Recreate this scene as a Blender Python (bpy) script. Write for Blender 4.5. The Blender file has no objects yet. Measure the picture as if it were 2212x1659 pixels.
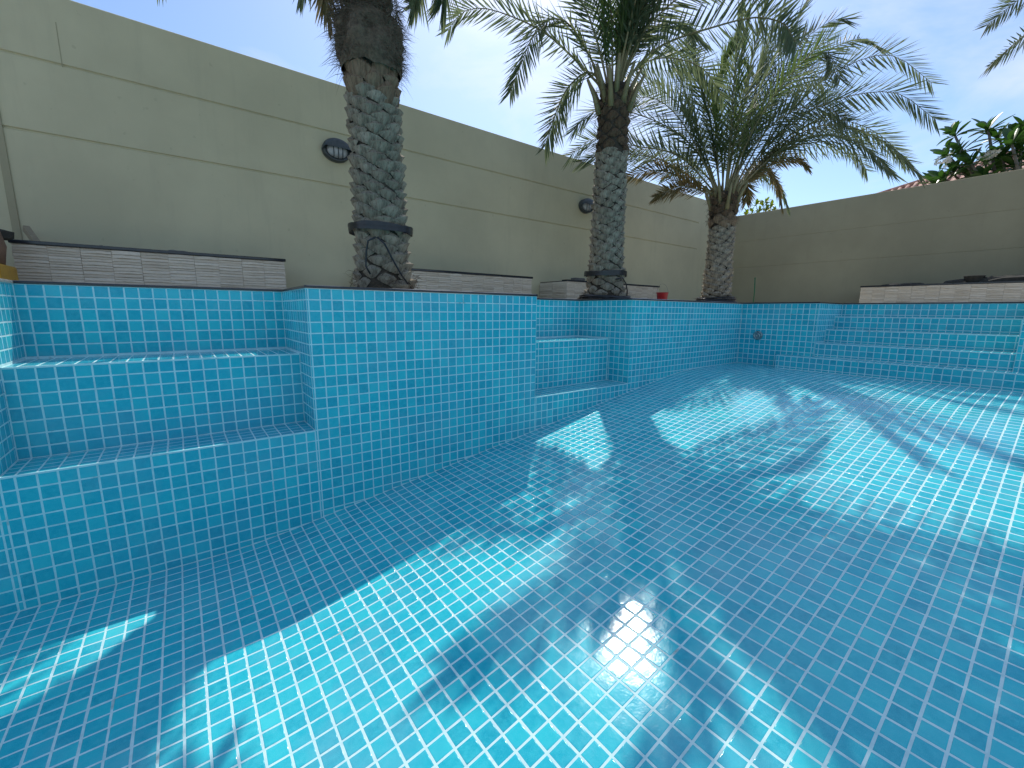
import bpy, bmesh, math, random
import numpy as np
from mathutils import Vector, Matrix, noise
from mathutils.geometry import tessellate_polygon

# ------------------------------------------------------------------ camera, sky, sun
S = bpy.context.scene
COL = S.collection
T = 0.05                                    # one mosaic tile with its joint, metres
CR = Vector((0.7930386507370385, -0.6091144037051679, 0.00832716254644654))    # camera right
CD = Vector((-0.09590547563824353, -0.13834032551313302, -0.9857302339278847)) # camera down
CF = Vector((0.6015744660304155, 0.7809235542201414, -0.16812663169290695))    # camera forward
CAM = Vector((-9.17945479, -41.70172286, -1.86796595)) * T
FD = 1679.83 / 4032 * 2212                  # focal length in pixels of a 2212 wide picture

cam_data = bpy.data.cameras.new('camera')
cam = bpy.data.objects.new('camera', cam_data)
COL.objects.link(cam)
cam_data.sensor_width = 36.0
cam_data.lens = 36.0 * 1679.83 / 4032
cam_data.clip_start = 0.02
cam_data.clip_end = 2000
cm = Matrix((( CR.x, -CD.x, -CF.x, CAM.x), (CR.y, -CD.y, -CF.y, CAM.y), (CR.z, -CD.z, -CF.z, CAM.z), (0, 0, 0, 1)))
cam.matrix_world = cm
S.camera = cam

SUN = Vector((10.35, 11.05, 19.3)).normalized()      # towards the sun
sun_el = math.asin(SUN.z)
sun_az = math.atan2(SUN.x, SUN.y)                  # clockwise from +Y

world = bpy.data.worlds.new('World')
S.world = world
world.use_nodes = True
wn = world.node_tree.nodes
wl = world.node_tree.links
wn.clear()
w_out = wn.new('ShaderNodeOutputWorld')
w_bg = wn.new('ShaderNodeBackground')
sky = wn.new('ShaderNodeTexSky')
sky.sky_type = 'NISHITA'
sky.sun_disc = False
sky.sun_elevation = sun_el
sky.sun_rotation = sun_az
sky.air_density = 1.1
sky.dust_density = 0.7
sky.ozone_density = 4.0
w_bg.inputs['Strength'].default_value = 0.13
# thin high cloud mixed over the sky
w_tc = wn.new('ShaderNodeTexCoord')
w_map = wn.new('ShaderNodeMapping'); w_map.inputs['Scale'].default_value = (1.0, 1.6, 3.2)
w_map.inputs['Rotation'].default_value = (0.2, 0.1, 0.5)
w_no = wn.new('ShaderNodeTexNoise'); w_no.inputs['Scale'].default_value = 2.1
w_no.inputs['Detail'].default_value = 7; w_no.inputs['Roughness'].default_value = 0.55; w_no.inputs['Distortion'].default_value = 0.5
w_rmp = wn.new('ShaderNodeMapRange')
w_rmp.inputs['From Min'].default_value = 0.45; w_rmp.inputs['From Max'].default_value = 0.66
w_rmp.inputs['To Min'].default_value = 0.0; w_rmp.inputs['To Max'].default_value = 0.62
w_mx = wn.new('ShaderNodeMix'); w_mx.data_type = 'RGBA'
w_mx.inputs['B'].default_value = (5.6, 5.8, 6.5, 1)
wl.new(w_tc.outputs['Generated'], w_map.inputs['Vector'])
wl.new(w_map.outputs['Vector'], w_no.inputs['Vector'])
wl.new(w_no.outputs['Fac'], w_rmp.inputs['Value'])
wl.new(w_rmp.outputs['Result'], w_mx.inputs['Factor'])
wl.new(sky.outputs['Color'], w_mx.inputs['A'])
w_tint = wn.new('ShaderNodeMix'); w_tint.data_type = 'RGBA'; w_tint.blend_type = 'MULTIPLY'; w_tint.inputs['Factor'].default_value = 1.0
w_tint.inputs['B'].default_value = (0.86, 0.90, 0.95, 1)
wl.new(w_mx.outputs['Result'], w_tint.inputs['A'])
# dusty aureole of the high sun
w_dot = wn.new('ShaderNodeVectorMath'); w_dot.operation = 'DOT_PRODUCT'; w_dot.inputs[1].default_value = tuple(SUN)
w_nrm = wn.new('ShaderNodeVectorMath'); w_nrm.operation = 'NORMALIZE'
wl.new(w_tc.outputs['Generated'], w_nrm.inputs[0]); wl.new(w_nrm.outputs['Vector'], w_dot.inputs[0])
w_cl = wn.new('ShaderNodeMath'); w_cl.operation = 'MAXIMUM'; w_cl.inputs[1].default_value = 0.0; wl.new(w_dot.outputs['Value'], w_cl.inputs[0])
w_pw = wn.new('ShaderNodeMath'); w_pw.operation = 'POWER'; w_pw.inputs[1].default_value = 11.0; wl.new(w_cl.outputs['Value'], w_pw.inputs[0])
w_add = wn.new('ShaderNodeMix'); w_add.data_type = 'RGBA'; w_add.blend_type = 'ADD'; w_add.clamp_factor = True
w_add.inputs['B'].default_value = (2.4, 2.05, 2.0, 1)
wl.new(w_pw.outputs['Value'], w_add.inputs['Factor']); wl.new(w_tint.outputs['Result'], w_add.inputs['A']); wl.new(w_add.outputs['Result'], w_bg.inputs['Color'])
wl.new(w_bg.outputs['Background'], w_out.inputs['Surface'])

sd = bpy.data.lights.new('sun', 'SUN')
sd.energy = 2.4
sd.angle = math.radians(0.5)
sd.color = (1.0, 0.95, 0.86)
sun = bpy.data.objects.new('sun', sd)
COL.objects.link(sun)
sun.rotation_euler = SUN.to_track_quat('Z', 'Y').to_euler()
sun.location = (3, 3, 8)

S.view_settings.view_transform = 'Standard'
S.view_settings.look = 'None'
S.view_settings.gamma = 1.0
S.view_settings.exposure = 0.50
S.view_settings.use_curve_mapping = False
S.render.engine = 'CYCLES'
S.cycles.max_bounces = 8
S.cycles.transparent_max_bounces = 6

rnd = random.Random(11)

# ------------------------------------------------------------------ helpers
def ray(u, v):
    """direction (one unit along the camera axis) through a pixel of the 2212 x 1659 picture"""
    return CR * ((u - 1106) / FD) + CD * ((v - 829.5) / FD) + CF
def at_y(u, v, y):
    d = ray(u, v); return CAM + d * ((y - CAM.y) / d.y)
def at_x(u, v, x):
    d = ray(u, v); return CAM + d * ((x - CAM.x) / d.x)
def project(p):
    q = Vector(p) - CAM
    z = q.dot(CF)
    if z < 0.02: return None
    return (1106 + FD * q.dot(CR) / z, 829.5 + FD * q.dot(CD) / z, z)

def tag(o, label=None, cat=None, group=None, kind=None):
    if label: o['label'] = label
    if cat: o['category'] = cat
    if group: o['group'] = group
    if kind: o['kind'] = kind
    return o
def link(name, me, mat=None, parent=None):
    o = bpy.data.objects.new(name, me)
    COL.objects.link(o)
    if mat and me and not me.materials: me.materials.append(mat)
    if parent: o.parent = parent
    return o
def empty(name, loc=(0, 0, 0), rz=0):
    o = bpy.data.objects.new(name, None)
    COL.objects.link(o)
    o.location = loc; o.rotation_euler = (0, 0, rz); o.empty_display_size = 0.05
    return o
def mesh_from(name, verts, faces, smooth=False, mat=None):
    me = bpy.data.meshes.new(name)
    me.from_pydata([tuple(v) for v in verts], [], faces)
    if smooth: me.polygons.foreach_set('use_smooth', [True] * len(me.polygons))
    if mat: me.materials.append(mat)
    me.update()
    return me

class MB:
    """collects shapes into one mesh"""
    def __init__(s): s.v = []; s.f = []; s.sm = []
    def add(s, vs, fs, smooth=False, M=None):
        b = len(s.v)
        s.v += [(M @ Vector(v)) if M else Vector(v) for v in vs]
        s.f += [tuple(i + b for i in f) for f in fs]
        s.sm += [smooth] * len(fs)
    def box(s, lo, hi, bev=0.0, M=None):
        bm = bmesh.new()
        bmesh.ops.create_cube(bm, size=1)
        c = [(a + b) / 2 for a, b in zip(lo, hi)]; d = [b - a for a, b in zip(lo, hi)]
        for v in bm.verts: v.co = Vector((v.co.x * d[0] + c[0], v.co.y * d[1] + c[1], v.co.z * d[2] + c[2]))
        if bev: bmesh.ops.bevel(bm, geom=bm.edges[:], offset=bev, segments=2, profile=0.5, affect='EDGES')
        bm.verts.ensure_lookup_table(); bm.verts.index_update()
        s.add([v.co for v in bm.verts], [[v.index for v in f.verts] for f in bm.faces], False, M)
        bm.free(); return s
    def lathe(s, prof, n=24, M=None, sx=1, sy=1, smooth=True):
        vs, fs = [], []
        for r, z in prof:
            for i in range(n):
                a = 2 * math.pi * i / n; vs.append((r * math.cos(a) * sx, r * math.sin(a) * sy, z))
        for k in range(len(prof) - 1):
            for i in range(n):
                j = (i + 1) % n; fs.append((k * n + i, k * n + j, (k + 1) * n + j, (k + 1) * n + i))
        if prof[0][0] > 1e-6: fs.append(tuple(range(n - 1, -1, -1)))
        if prof[-1][0] > 1e-6: fs.append(tuple((len(prof) - 1) * n + i for i in range(n)))
        s.add(vs, fs, smooth, M); return s
    def tube(s, pts, r, n=8, M=None, closed=False):
        pts = [Vector(p) for p in pts]
        rr = r if isinstance(r, (list, tuple)) else [r] * len(pts)
        vs, fs = [], []
        N = len(pts)
        prev = None
        for i, p in enumerate(pts):
            a = pts[i - 1] if (i > 0 or closed) else p
            b = pts[(i + 1) % N] if (i < N - 1 or closed) else p
            t = (b - a).normalized() if (b - a).length > 1e-9 else Vector((0, 0, 1))
            if prev is None:
                x = t.orthogonal().normalized()
            else:
                x = (prev - t * prev.dot(t)).normalized()
            prev = x; y = t.cross(x)
            for k in range(n):
                an = 2 * math.pi * k / n
                vs.append(p + (x * math.cos(an) + y * math.sin(an)) * rr[i])
        for i in range(N if closed else N - 1):
            for k in range(n):
                j = (k + 1) % n; q = (i + 1) % N
                fs.append((i * n + k, i * n + j, q * n + j, q * n + k))
        if not closed:
            fs.append(tuple(range(n - 1, -1, -1))); fs.append(tuple((N - 1) * n + k for k in range(n)))
        s.add(vs, fs, True, M); return s
    def build(s, name, mat=None, parent=None):
        me = bpy.data.meshes.new(name)
        me.from_pydata([tuple(v) for v in s.v], [], s.f)
        me.polygons.foreach_set('use_smooth', s.sm)
        me.update()
        return link(name, me, mat, parent)

# ------------------------------------------------------------------ materials
class Mat:
    def __init__(s, name):
        s.m = bpy.data.materials.new(name); s.m.use_nodes = True
        s.n = s.m.node_tree.nodes; s.l = s.m.node_tree.links
        s.b = s.n['Principled BSDF']; s.out = s.n['Material Output']
    def node(s, t, **k):
        q = s.n.new(t)
        for a, b in k.items():
            if a in q.inputs.keys(): q.inputs[a].default_value = b
            else: setattr(q, a, b)
        return q
    def setv(s, **k):
        for a, b in k.items(): s.b.inputs[a.replace('_', ' ')].default_value = b
        return s
    def noise(s, scale, detail=4, rough=0.55, coord='Object', stretch=None, dist=0.0):
        tc = s.n.new('ShaderNodeTexCoord'); no = s.n.new('ShaderNodeTexNoise')
        no.inputs['Scale'].default_value = scale; no.inputs['Detail'].default_value = detail
        no.inputs['Roughness'].default_value = rough; no.inputs['Distortion'].default_value = dist
        src = tc.outputs[coord]
        if coord == 'World':
            src = None
        if stretch:
            mp = s.n.new('ShaderNodeMapping'); mp.inputs['Scale'].default_value = stretch
            s.l.new(tc.outputs[coord], mp.inputs['Vector']); s.l.new(mp.outputs['Vector'], no.inputs['Vector'])
        else: s.l.new(tc.outputs[coord], no.inputs['Vector'])
        return no.outputs['Fac']
    def wnoise(s, scale, detail=4, rough=0.55, stretch=(1, 1, 1)):
        g = s.n.new('ShaderNodeNewGeometry'); mp = s.n.new('ShaderNodeMapping'); no = s.n.new('ShaderNodeTexNoise')
        mp.inputs['Scale'].default_value = stretch
        no.inputs['Scale'].default_value = scale; no.inputs['Detail'].default_value = detail; no.inputs['Roughness'].default_value = rough
        s.l.new(g.outputs['Position'], mp.inputs['Vector']); s.l.new(mp.outputs['Vector'], no.inputs['Vector'])
        return no.outputs['Fac']
    def ramp(s, src, stops):
        r = s.n.new('ShaderNodeValToRGB'); e = r.color_ramp.elements
        while len(e) > 1: e.remove(e[0])
        e[0].position = stops[0][0]; e[0].color = (*stops[0][1], 1) if len(stops[0][1]) == 3 else stops[0][1]
        for p, c in stops[1:]:
            q = e.new(p); q.color = (*c, 1) if len(c) == 3 else c
        s.l.new(src, r.inputs['Fac']); return r.outputs['Color']
    def rng(s, src, a, b, c, d):
        r = s.n.new('ShaderNodeMapRange')
        for k, v in zip(('From Min', 'From Max', 'To Min', 'To Max'), (a, b, c, d)): r.inputs[k].default_value = v
        s.l.new(src, r.inputs['Value']); return r.outputs['Result']
    def mix(s, f, a, b, mode='MIX'):
        r = s.n.new('ShaderNodeMix'); r.data_type = 'RGBA'; r.blend_type = mode
        for k, v in (('Factor', f), ('A', a), ('B', b)):
            if hasattr(v, 'links') or isinstance(v, bpy.types.NodeSocket): s.l.new(v, r.inputs[k])
            else: r.inputs[k].default_value = v if k == 'Factor' else ((*v, 1) if len(v) == 3 else v)
        return r.outputs['Result']
    def math(s, op, a, b=None):
        r = s.n.new('ShaderNodeMath'); r.operation = op
        for i, v in enumerate((a, b)):
            if v is None: continue
            if isinstance(v, bpy.types.NodeSocket): s.l.new(v, r.inputs[i])
            else: r.inputs[i].default_value = v
        return r.outputs['Value']
    def color(s, sock): s.l.new(sock, s.b.inputs['Base Color']); return s
    def rough(s, sock): s.l.new(sock, s.b.inputs['Roughness']); return s
    def bump(s, sock, strength=0.3, dist=0.01, after=None):
        b = s.n.new('ShaderNodeBump'); b.inputs['Strength'].default_value = strength; b.inputs['Distance'].default_value = dist
        s.l.new(sock, b.inputs['Height'])
        if after is not None: s.l.new(after, b.inputs['Normal'])
        s.l.new(b.outputs['Normal'], s.b.inputs['Normal']); return b.outputs['Normal']

def mat_tile():
    m = Mat('glazed_tile')
    g = m.n.new('ShaderNodeNewGeometry'); oi = m.n.new('ShaderNodeObjectInfo')
    r = m.math('FRACT', m.math('ADD', g.outputs['Random Per Island'], oi.outputs['Random']))
    base = m.ramp(r, [(0.0, (0.008, 0.350, 0.455)), (0.35, (0.010, 0.450, 0.540)), (0.7, (0.014, 0.510, 0.590)), (1.0, (0.040, 0.600, 0.650))])
    mott = m.wnoise(55, 4, 0.62)
    c1 = m.mix(m.rng(mott, 0.35, 0.72, 0.0, 0.55), base, (0.07, 0.62, 0.68))
    pool = m.wnoise(9, 3, 0.5)
    c2 = m.mix(m.rng(pool, 0.4, 0.65, 0.0, 0.35), c1, (0.008, 0.38, 0.53))
    # fine craze lines in the glaze
    vo = m.node('ShaderNodeTexVoronoi', feature='DISTANCE_TO_EDGE'); vo.inputs['Scale'].default_value = 330
    m.l.new(g.outputs['Position'], vo.inputs['Vector'])
    cr = m.rng(vo.outputs['Distance'], 0.0, 0.13, 0.30, 0.0)
    c3 = m.mix(cr, c2, (0.15, 0.63, 0.70))
    # worn lime film here and there
    film = m.rng(m.wnoise(2.6, 5, 0.7), 0.48, 0.70, 0.0, 0.30)
    c4 = m.mix(film, c3, (0.32, 0.56, 0.62))
    dark = m.rng(m.wnoise(1.3, 4, 0.6), 0.50, 0.70, 0.0, 0.35)
    m.color(m.mix(dark, c4, (0.004, 0.33, 0.50)))
    m.rough(m.rng(m.wnoise(16, 5, 0.7), 0.35, 0.7, 0.10, 0.19))
    m.setv(Specular_IOR_Level=0.16)
    m.b.inputs['Coat Weight'].default_value = 0.22
    m.l.new(m.rng(m.wnoise(23, 4, 0.7), 0.4, 0.7, 0.03, 0.10), m.b.inputs['Coat Roughness'])
    n1 = m.bump(m.wnoise(38, 3, 0.5), 0.22, 0.0016)
    n2 = m.bump(m.wnoise(160, 3, 0.6), 0.30, 0.0006, n1); m.l.new(n2, m.b.inputs['Coat Normal'])
    return m.m
def mat_grout():
    m = Mat('grout')
    c = m.ramp(m.wnoise(22, 6, 0.7), [(0.25, (0.42, 0.64, 0.66)), (0.5, (0.56, 0.79, 0.80)), (0.75, (0.66, 0.86, 0.86))])
    dirt = m.rng(m.wnoise(7, 6, 0.75), 0.60, 0.72, 0.0, 0.75)
    c = m.mix(dirt, c, (0.20, 0.22, 0.20))
    m.color(c).setv(Roughness=0.75); m.bump(m.wnoise(300, 3), 0.4, 0.0008); return m.m
def mat_wall(name, base, dark, streak=0.38):
    m = Mat(name)
    big = m.wnoise(0.9, 5, 0.6); fine = m.wnoise(260, 3, 0.6)
    c = m.mix(m.rng(big, 0.35, 0.65, 0, 0.8), base, tuple(x * 0.80 for x in base))
    st = m.wnoise(2.2, 5, 0.65, (3.2, 3.2, 0.35))
    c = m.mix(m.rng(st, 0.56, 0.80, 0, streak), c, dark)
    sp = m.rng(m.wnoise(17, 2, 0.4), 0.74, 0.78, 0, 0.35)
    c = m.mix(sp, c, tuple(x * 0.6 for x in base))
    c = m.mix(m.rng(fine, 0.3, 0.7, 0, 0.22), c, tuple(x * 0.8 for x in base))
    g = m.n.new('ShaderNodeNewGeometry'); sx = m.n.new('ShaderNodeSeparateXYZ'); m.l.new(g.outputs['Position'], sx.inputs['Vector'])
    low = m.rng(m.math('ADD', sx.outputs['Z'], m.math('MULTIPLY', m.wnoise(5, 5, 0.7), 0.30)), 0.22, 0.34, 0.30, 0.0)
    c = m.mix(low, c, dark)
    m.color(c).setv(Roughness=0.88)
    m.b.inputs['Specular IOR Level'].default_value = 0.2
    n = m.bump(fine, 0.5, 0.0015); m.bump(m.wnoise(3.5, 4), 0.25, 0.01, n); return m.m
def mat_simple(name, base, var, rough=0.6, scale=30, bump=0.2, dist=0.002, metal=0.0, stretch=(1, 1, 1)):
    m = Mat(name)
    f = m.noise(scale, 5, 0.6, 'Object', stretch)
    m.color(m.mix(m.rng(f, 0.35, 0.68, 0, 1), base, var)).setv(Roughness=rough, Metallic=metal)
    m.bump(f, bump, dist); return m.m
def mat_boot(name, light, dark, tint):
    m = Mat(name)
    oi = m.n.new('ShaderNodeObjectInfo')
    fib = m.noise(9, 5, 0.75, 'Object', (7, 4, 0.6), 0.5)
    blot = m.noise(16, 4, 0.6)
    c = m.mix(m.rng(blot, 0.35, 0.65, 0, 1), light, tuple(x * 0.72 for x in light))
    c = m.mix(m.rng(oi.outputs['Random'], 0, 1, 0, 0.75), c, tint)
    c = m.mix(m.rng(fib, 0.50, 0.66, 0, 0.85), c, dark)
    m.color(c).setv(Roughness=0.85); m.b.inputs['Specular IOR Level'].default_value = 0.15
    m.bump(m.rng(fib, 0.40, 0.66, 1, 0), 1.0, 0.008); return m.m
def mat_leaf(name, a, b, trans=0.35, rough=0.42, tip=None):
    m = Mat(name)
    oi = m.n.new('ShaderNodeObjectInfo'); g = m.n.new('ShaderNodeNewGeometry')
    r = m.math('FRACT', m.math('ADD', g.outputs['Random Per Island'], m.math('MULTIPLY', oi.outputs['Random'], 0.4)))
    c = m.mix(r, a, b)
    if tip:
        c = m.mix(m.rng(m.wnoise(3.2, 4), 0.55, 0.75, 0, 0.8), c, tip)
    m.color(c).setv(Roughness=rough)
    m.b.inputs['Specular IOR Level'].default_value = 0.45
    tr = m.n.new('ShaderNodeBsdfTranslucent'); mx = m.n.new('ShaderNodeMixShader'); mx.inputs['Fac'].default_value = trans
    hs = m.n.new('ShaderNodeHueSaturation'); hs.inputs['Saturation'].default_value = 1.15; hs.inputs['Value'].default_value = 1.35; m.l.new(c, hs.inputs['Color'])
    m.l.new(hs.outputs['Color'], tr.inputs['Color'])
    m.l.new(m.b.outputs['BSDF'], mx.inputs[1]); m.l.new(tr.outputs['BSDF'], mx.inputs[2]); m.l.new(mx.outputs['Shader'], m.out.inputs['Surface'])
    return m.m

M_TILE = mat_tile(); M_GROUT = mat_grout()
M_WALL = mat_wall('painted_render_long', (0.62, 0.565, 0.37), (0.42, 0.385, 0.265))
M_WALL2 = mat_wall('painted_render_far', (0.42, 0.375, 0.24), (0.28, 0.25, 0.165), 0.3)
M_GRANITE = mat_simple('dark_granite', (0.012, 0.015, 0.020), (0.035, 0.040, 0.048), 0.16, 220, 0.05, 0.0005)
M_COPING_SUN = mat_simple('sunlit_coping', (0.55, 0.52, 0.45), (0.42, 0.39, 0.33), 0.45, 40, 0.1)  # pale colour stands in for sunlight on the dark polished coping
M_DECK = mat_simple('concrete_deck', (0.48, 0.45, 0.39), (0.40, 0.37, 0.32), 0.85, 6, 0.3, 0.003)
M_SAND = mat_simple('sand_ground', (0.36, 0.30, 0.22), (0.28, 0.23, 0.17), 0.95, 1.2, 0.4, 0.01)
M_SOIL = mat_simple('soil', (0.045, 0.032, 0.022), (0.09, 0.065, 0.045), 0.95, 22, 0.9, 0.02)
M_BOOT = mat_boot('palm_boot_grey', (0.56, 0.49, 0.375), (0.07, 0.055, 0.04), (0.33, 0.28, 0.205))
M_BOOTB = mat_boot('palm_boot_brown', (0.23, 0.155, 0.095), (0.05, 0.035, 0.022), (0.13, 0.085, 0.05))
M_BOOTT = mat_boot('palm_boot_tan', (0.40, 0.295, 0.19), (0.11, 0.075, 0.045), (0.29, 0.20, 0.13))
M_CORE = mat_simple('palm_core', (0.035, 0.027, 0.018), (0.075, 0.058, 0.04), 0.95, 18, 1.0, 0.02)
M_FIBRE = mat_simple('palm_fibre', (0.085, 0.062, 0.04), (0.17, 0.13, 0.085), 0.95, 45, 1.0, 0.01)
M_FROND = mat_leaf('frond_green', (0.095, 0.125, 0.065), (0.165, 0.190, 0.105), 0.55, 0.5)
M_FRONDO = mat_leaf('frond_old', (0.16, 0.135, 0.05), (0.26, 0.19, 0.09), 0.35, 0.5, (0.30, 0.19, 0.09))
M_FRONDY = mat_leaf('frond_fresh', (0.095, 0.145, 0.050), (0.17, 0.21, 0.08), 0.50, 0.5)
M_RACH = mat_simple('frond_stalk', (0.20, 0.17, 0.075), (0.28, 0.23, 0.11), 0.5, 12, 0.1)
M_BLACK = mat_simple('black_plastic', (0.010, 0.012, 0.014), (0.02, 0.022, 0.026), 0.30, 60, 0.1)
M_LAMP = mat_simple('lamp_grey_metal', (0.045, 0.055, 0.058), (0.075, 0.085, 0.085), 0.42, 40, 0.1)
M_LENS = mat_simple('frosted_glass', (0.42, 0.43, 0.42), (0.34, 0.35, 0.34), 0.25, 20, 0.05)
M_RED = mat_simple('red_plastic', (0.38, 0.015, 0.022), (0.30, 0.012, 0.02), 0.38, 30, 0.1)
M_WIRE = mat_simple('bucket_wire', (0.22, 0.22, 0.21), (0.15, 0.15, 0.14), 0.35, 30, 0.1, metal=0.8)
M_GREEN = mat_simple('green_plastic', (0.008, 0.13, 0.045), (0.006, 0.09, 0.035), 0.45, 30, 0.1)
M_WOOD = mat_simple('weathered_wood', (0.30, 0.25, 0.16), (0.20, 0.165, 0.11), 0.8, 12, 0.4, 0.003, stretch=(1, 8, 8))
M_YEL = mat_simple('yellow_paint', (0.52, 0.30, 0.018), (0.40, 0.22, 0.02), 0.5, 18, 0.2)
M_TEAL = mat_simple('teal_paint', (0.015, 0.13, 0.12), (0.012, 0.10, 0.09), 0.5, 18, 0.2)
M_BROWN = mat_simple('brown_cover', (0.20, 0.125, 0.08), (0.14, 0.09, 0.06), 0.85, 9, 0.5, 0.01)
M_JUNK = mat_simple('dark_debris', (0.03, 0.03, 0.024), (0.055, 0.052, 0.042), 0.9, 20, 0.6, 0.01)
M_BLOCK = mat_simple('grey_block', (0.16, 0.155, 0.14), (0.11, 0.105, 0.095), 0.9, 30, 0.5, 0.004)
M_STEEL = mat_simple('brushed_steel', (0.34, 0.38, 0.38), (0.26, 0.30, 0.31), 0.38, 80, 0.1, metal=0.75)
M_TERRA = mat_simple('terracotta', (0.42, 0.22, 0.16), (0.55, 0.36, 0.28), 0.8, 6, 0.3)
M_HOUSE = mat_simple('house_paint', (0.52, 0.47, 0.38), (0.46, 0.41, 0.33), 0.85, 3, 0.2)
M_LEAFA = mat_leaf('plumeria_leaf', (0.028, 0.075, 0.018), (0.060, 0.13, 0.030), 0.30, 0.32)
M_LEAFB = mat_leaf('shrub_leaf', (0.09, 0.16, 0.02), (0.20, 0.25, 0.035), 0.40, 0.35)
M_BARK = mat_simple('plumeria_bark', (0.20, 0.18, 0.15), (0.13, 0.12, 0.10), 0.85, 20, 0.4)
M_PETAL = mat_simple('white_petal', (0.78, 0.76, 0.68), (0.68, 0.60, 0.45), 0.5, 14, 0.1)
def mat_clad():
    m = Mat('split_stone_cladding')
    g = m.n.new('ShaderNodeNewGeometry'); oi = m.n.new('ShaderNodeObjectInfo')
    r = m.math('FRACT', m.math('ADD', g.outputs['Random Per Island'], oi.outputs['Random']))
    c = m.ramp(r, [(0, (0.60, 0.525, 0.41)), (0.5, (0.70, 0.625, 0.50)), (1, (0.76, 0.69, 0.57))])
    f = m.wnoise(40, 5, 0.7, (1, 1, 4))
    c = m.mix(m.rng(f, 0.45, 0.75, 0, 0.5), c, (0.38, 0.345, 0.285))
    m.color(c).setv(Roughness=0.8); m.bump(f, 0.6, 0.003); return m.m
M_CLAD = mat_clad()

# ------------------------------------------------------------------ pool shape (in tiles)
XL, XR, YB = -60.0, 82.4, -80.0
N1 = (-19.7, -0.2); N2 = (26.8, 46.1)
YN, YM, ZS, ZL = 11.0, 4.3, -6.15, -13.0
STX = [79.2, 82.8, 87.4, 91.6, 95.2]; STZ = [-9.6, -7.2, -4.8, -2.4]
SY0, SY1, SY2 = -13.45, -37.5, -8.5
def softplus(x, k): return k * math.log1p(math.exp(x / k)) if x / k < 30 else x
def floor_z(X):
    """deep flat end, ramp, shallow flat end; bends are eased"""
    s = 10.65 / 68.0
    return -22.65 + s * (softplus(X + 6.0, 1.3) - softplus(X - 62.0, 2.6))

# ------------------------------------------------------------------ tiling
JO = 0.0050                                  # joint width
def tile_verts(hu, hv, b=1.0):
    rings = [(0.0, -0.0045), (0.0, -0.0011), (0.0007 * b, -0.00035), (0.0022 * b, 0.0)]
    vs = []
    for ins, z in rings:
        for sx, sy in ((-1, -1), (1, -1), (1, 1), (-1, 1)):
            vs.append((sx * (hu - ins), sy * (hv - ins), z))
    return vs
TF = []
for k_ in range(3):
    for i_ in range(4):
        j_ = (i_ + 1) % 4
        TF.append((k_ * 4 + i_, k_ * 4 + j_, (k_ + 1) * 4 + j_, (k_ + 1) * 4 + i_))
TF.append((12, 13, 14, 15))
UNIT = mesh_from('tile', tile_verts((T - JO) / 2, (T - JO) / 2), TF, False, M_TILE)
for p_ in UNIT.polygons: p_.use_smooth = p_.index < 12

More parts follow.
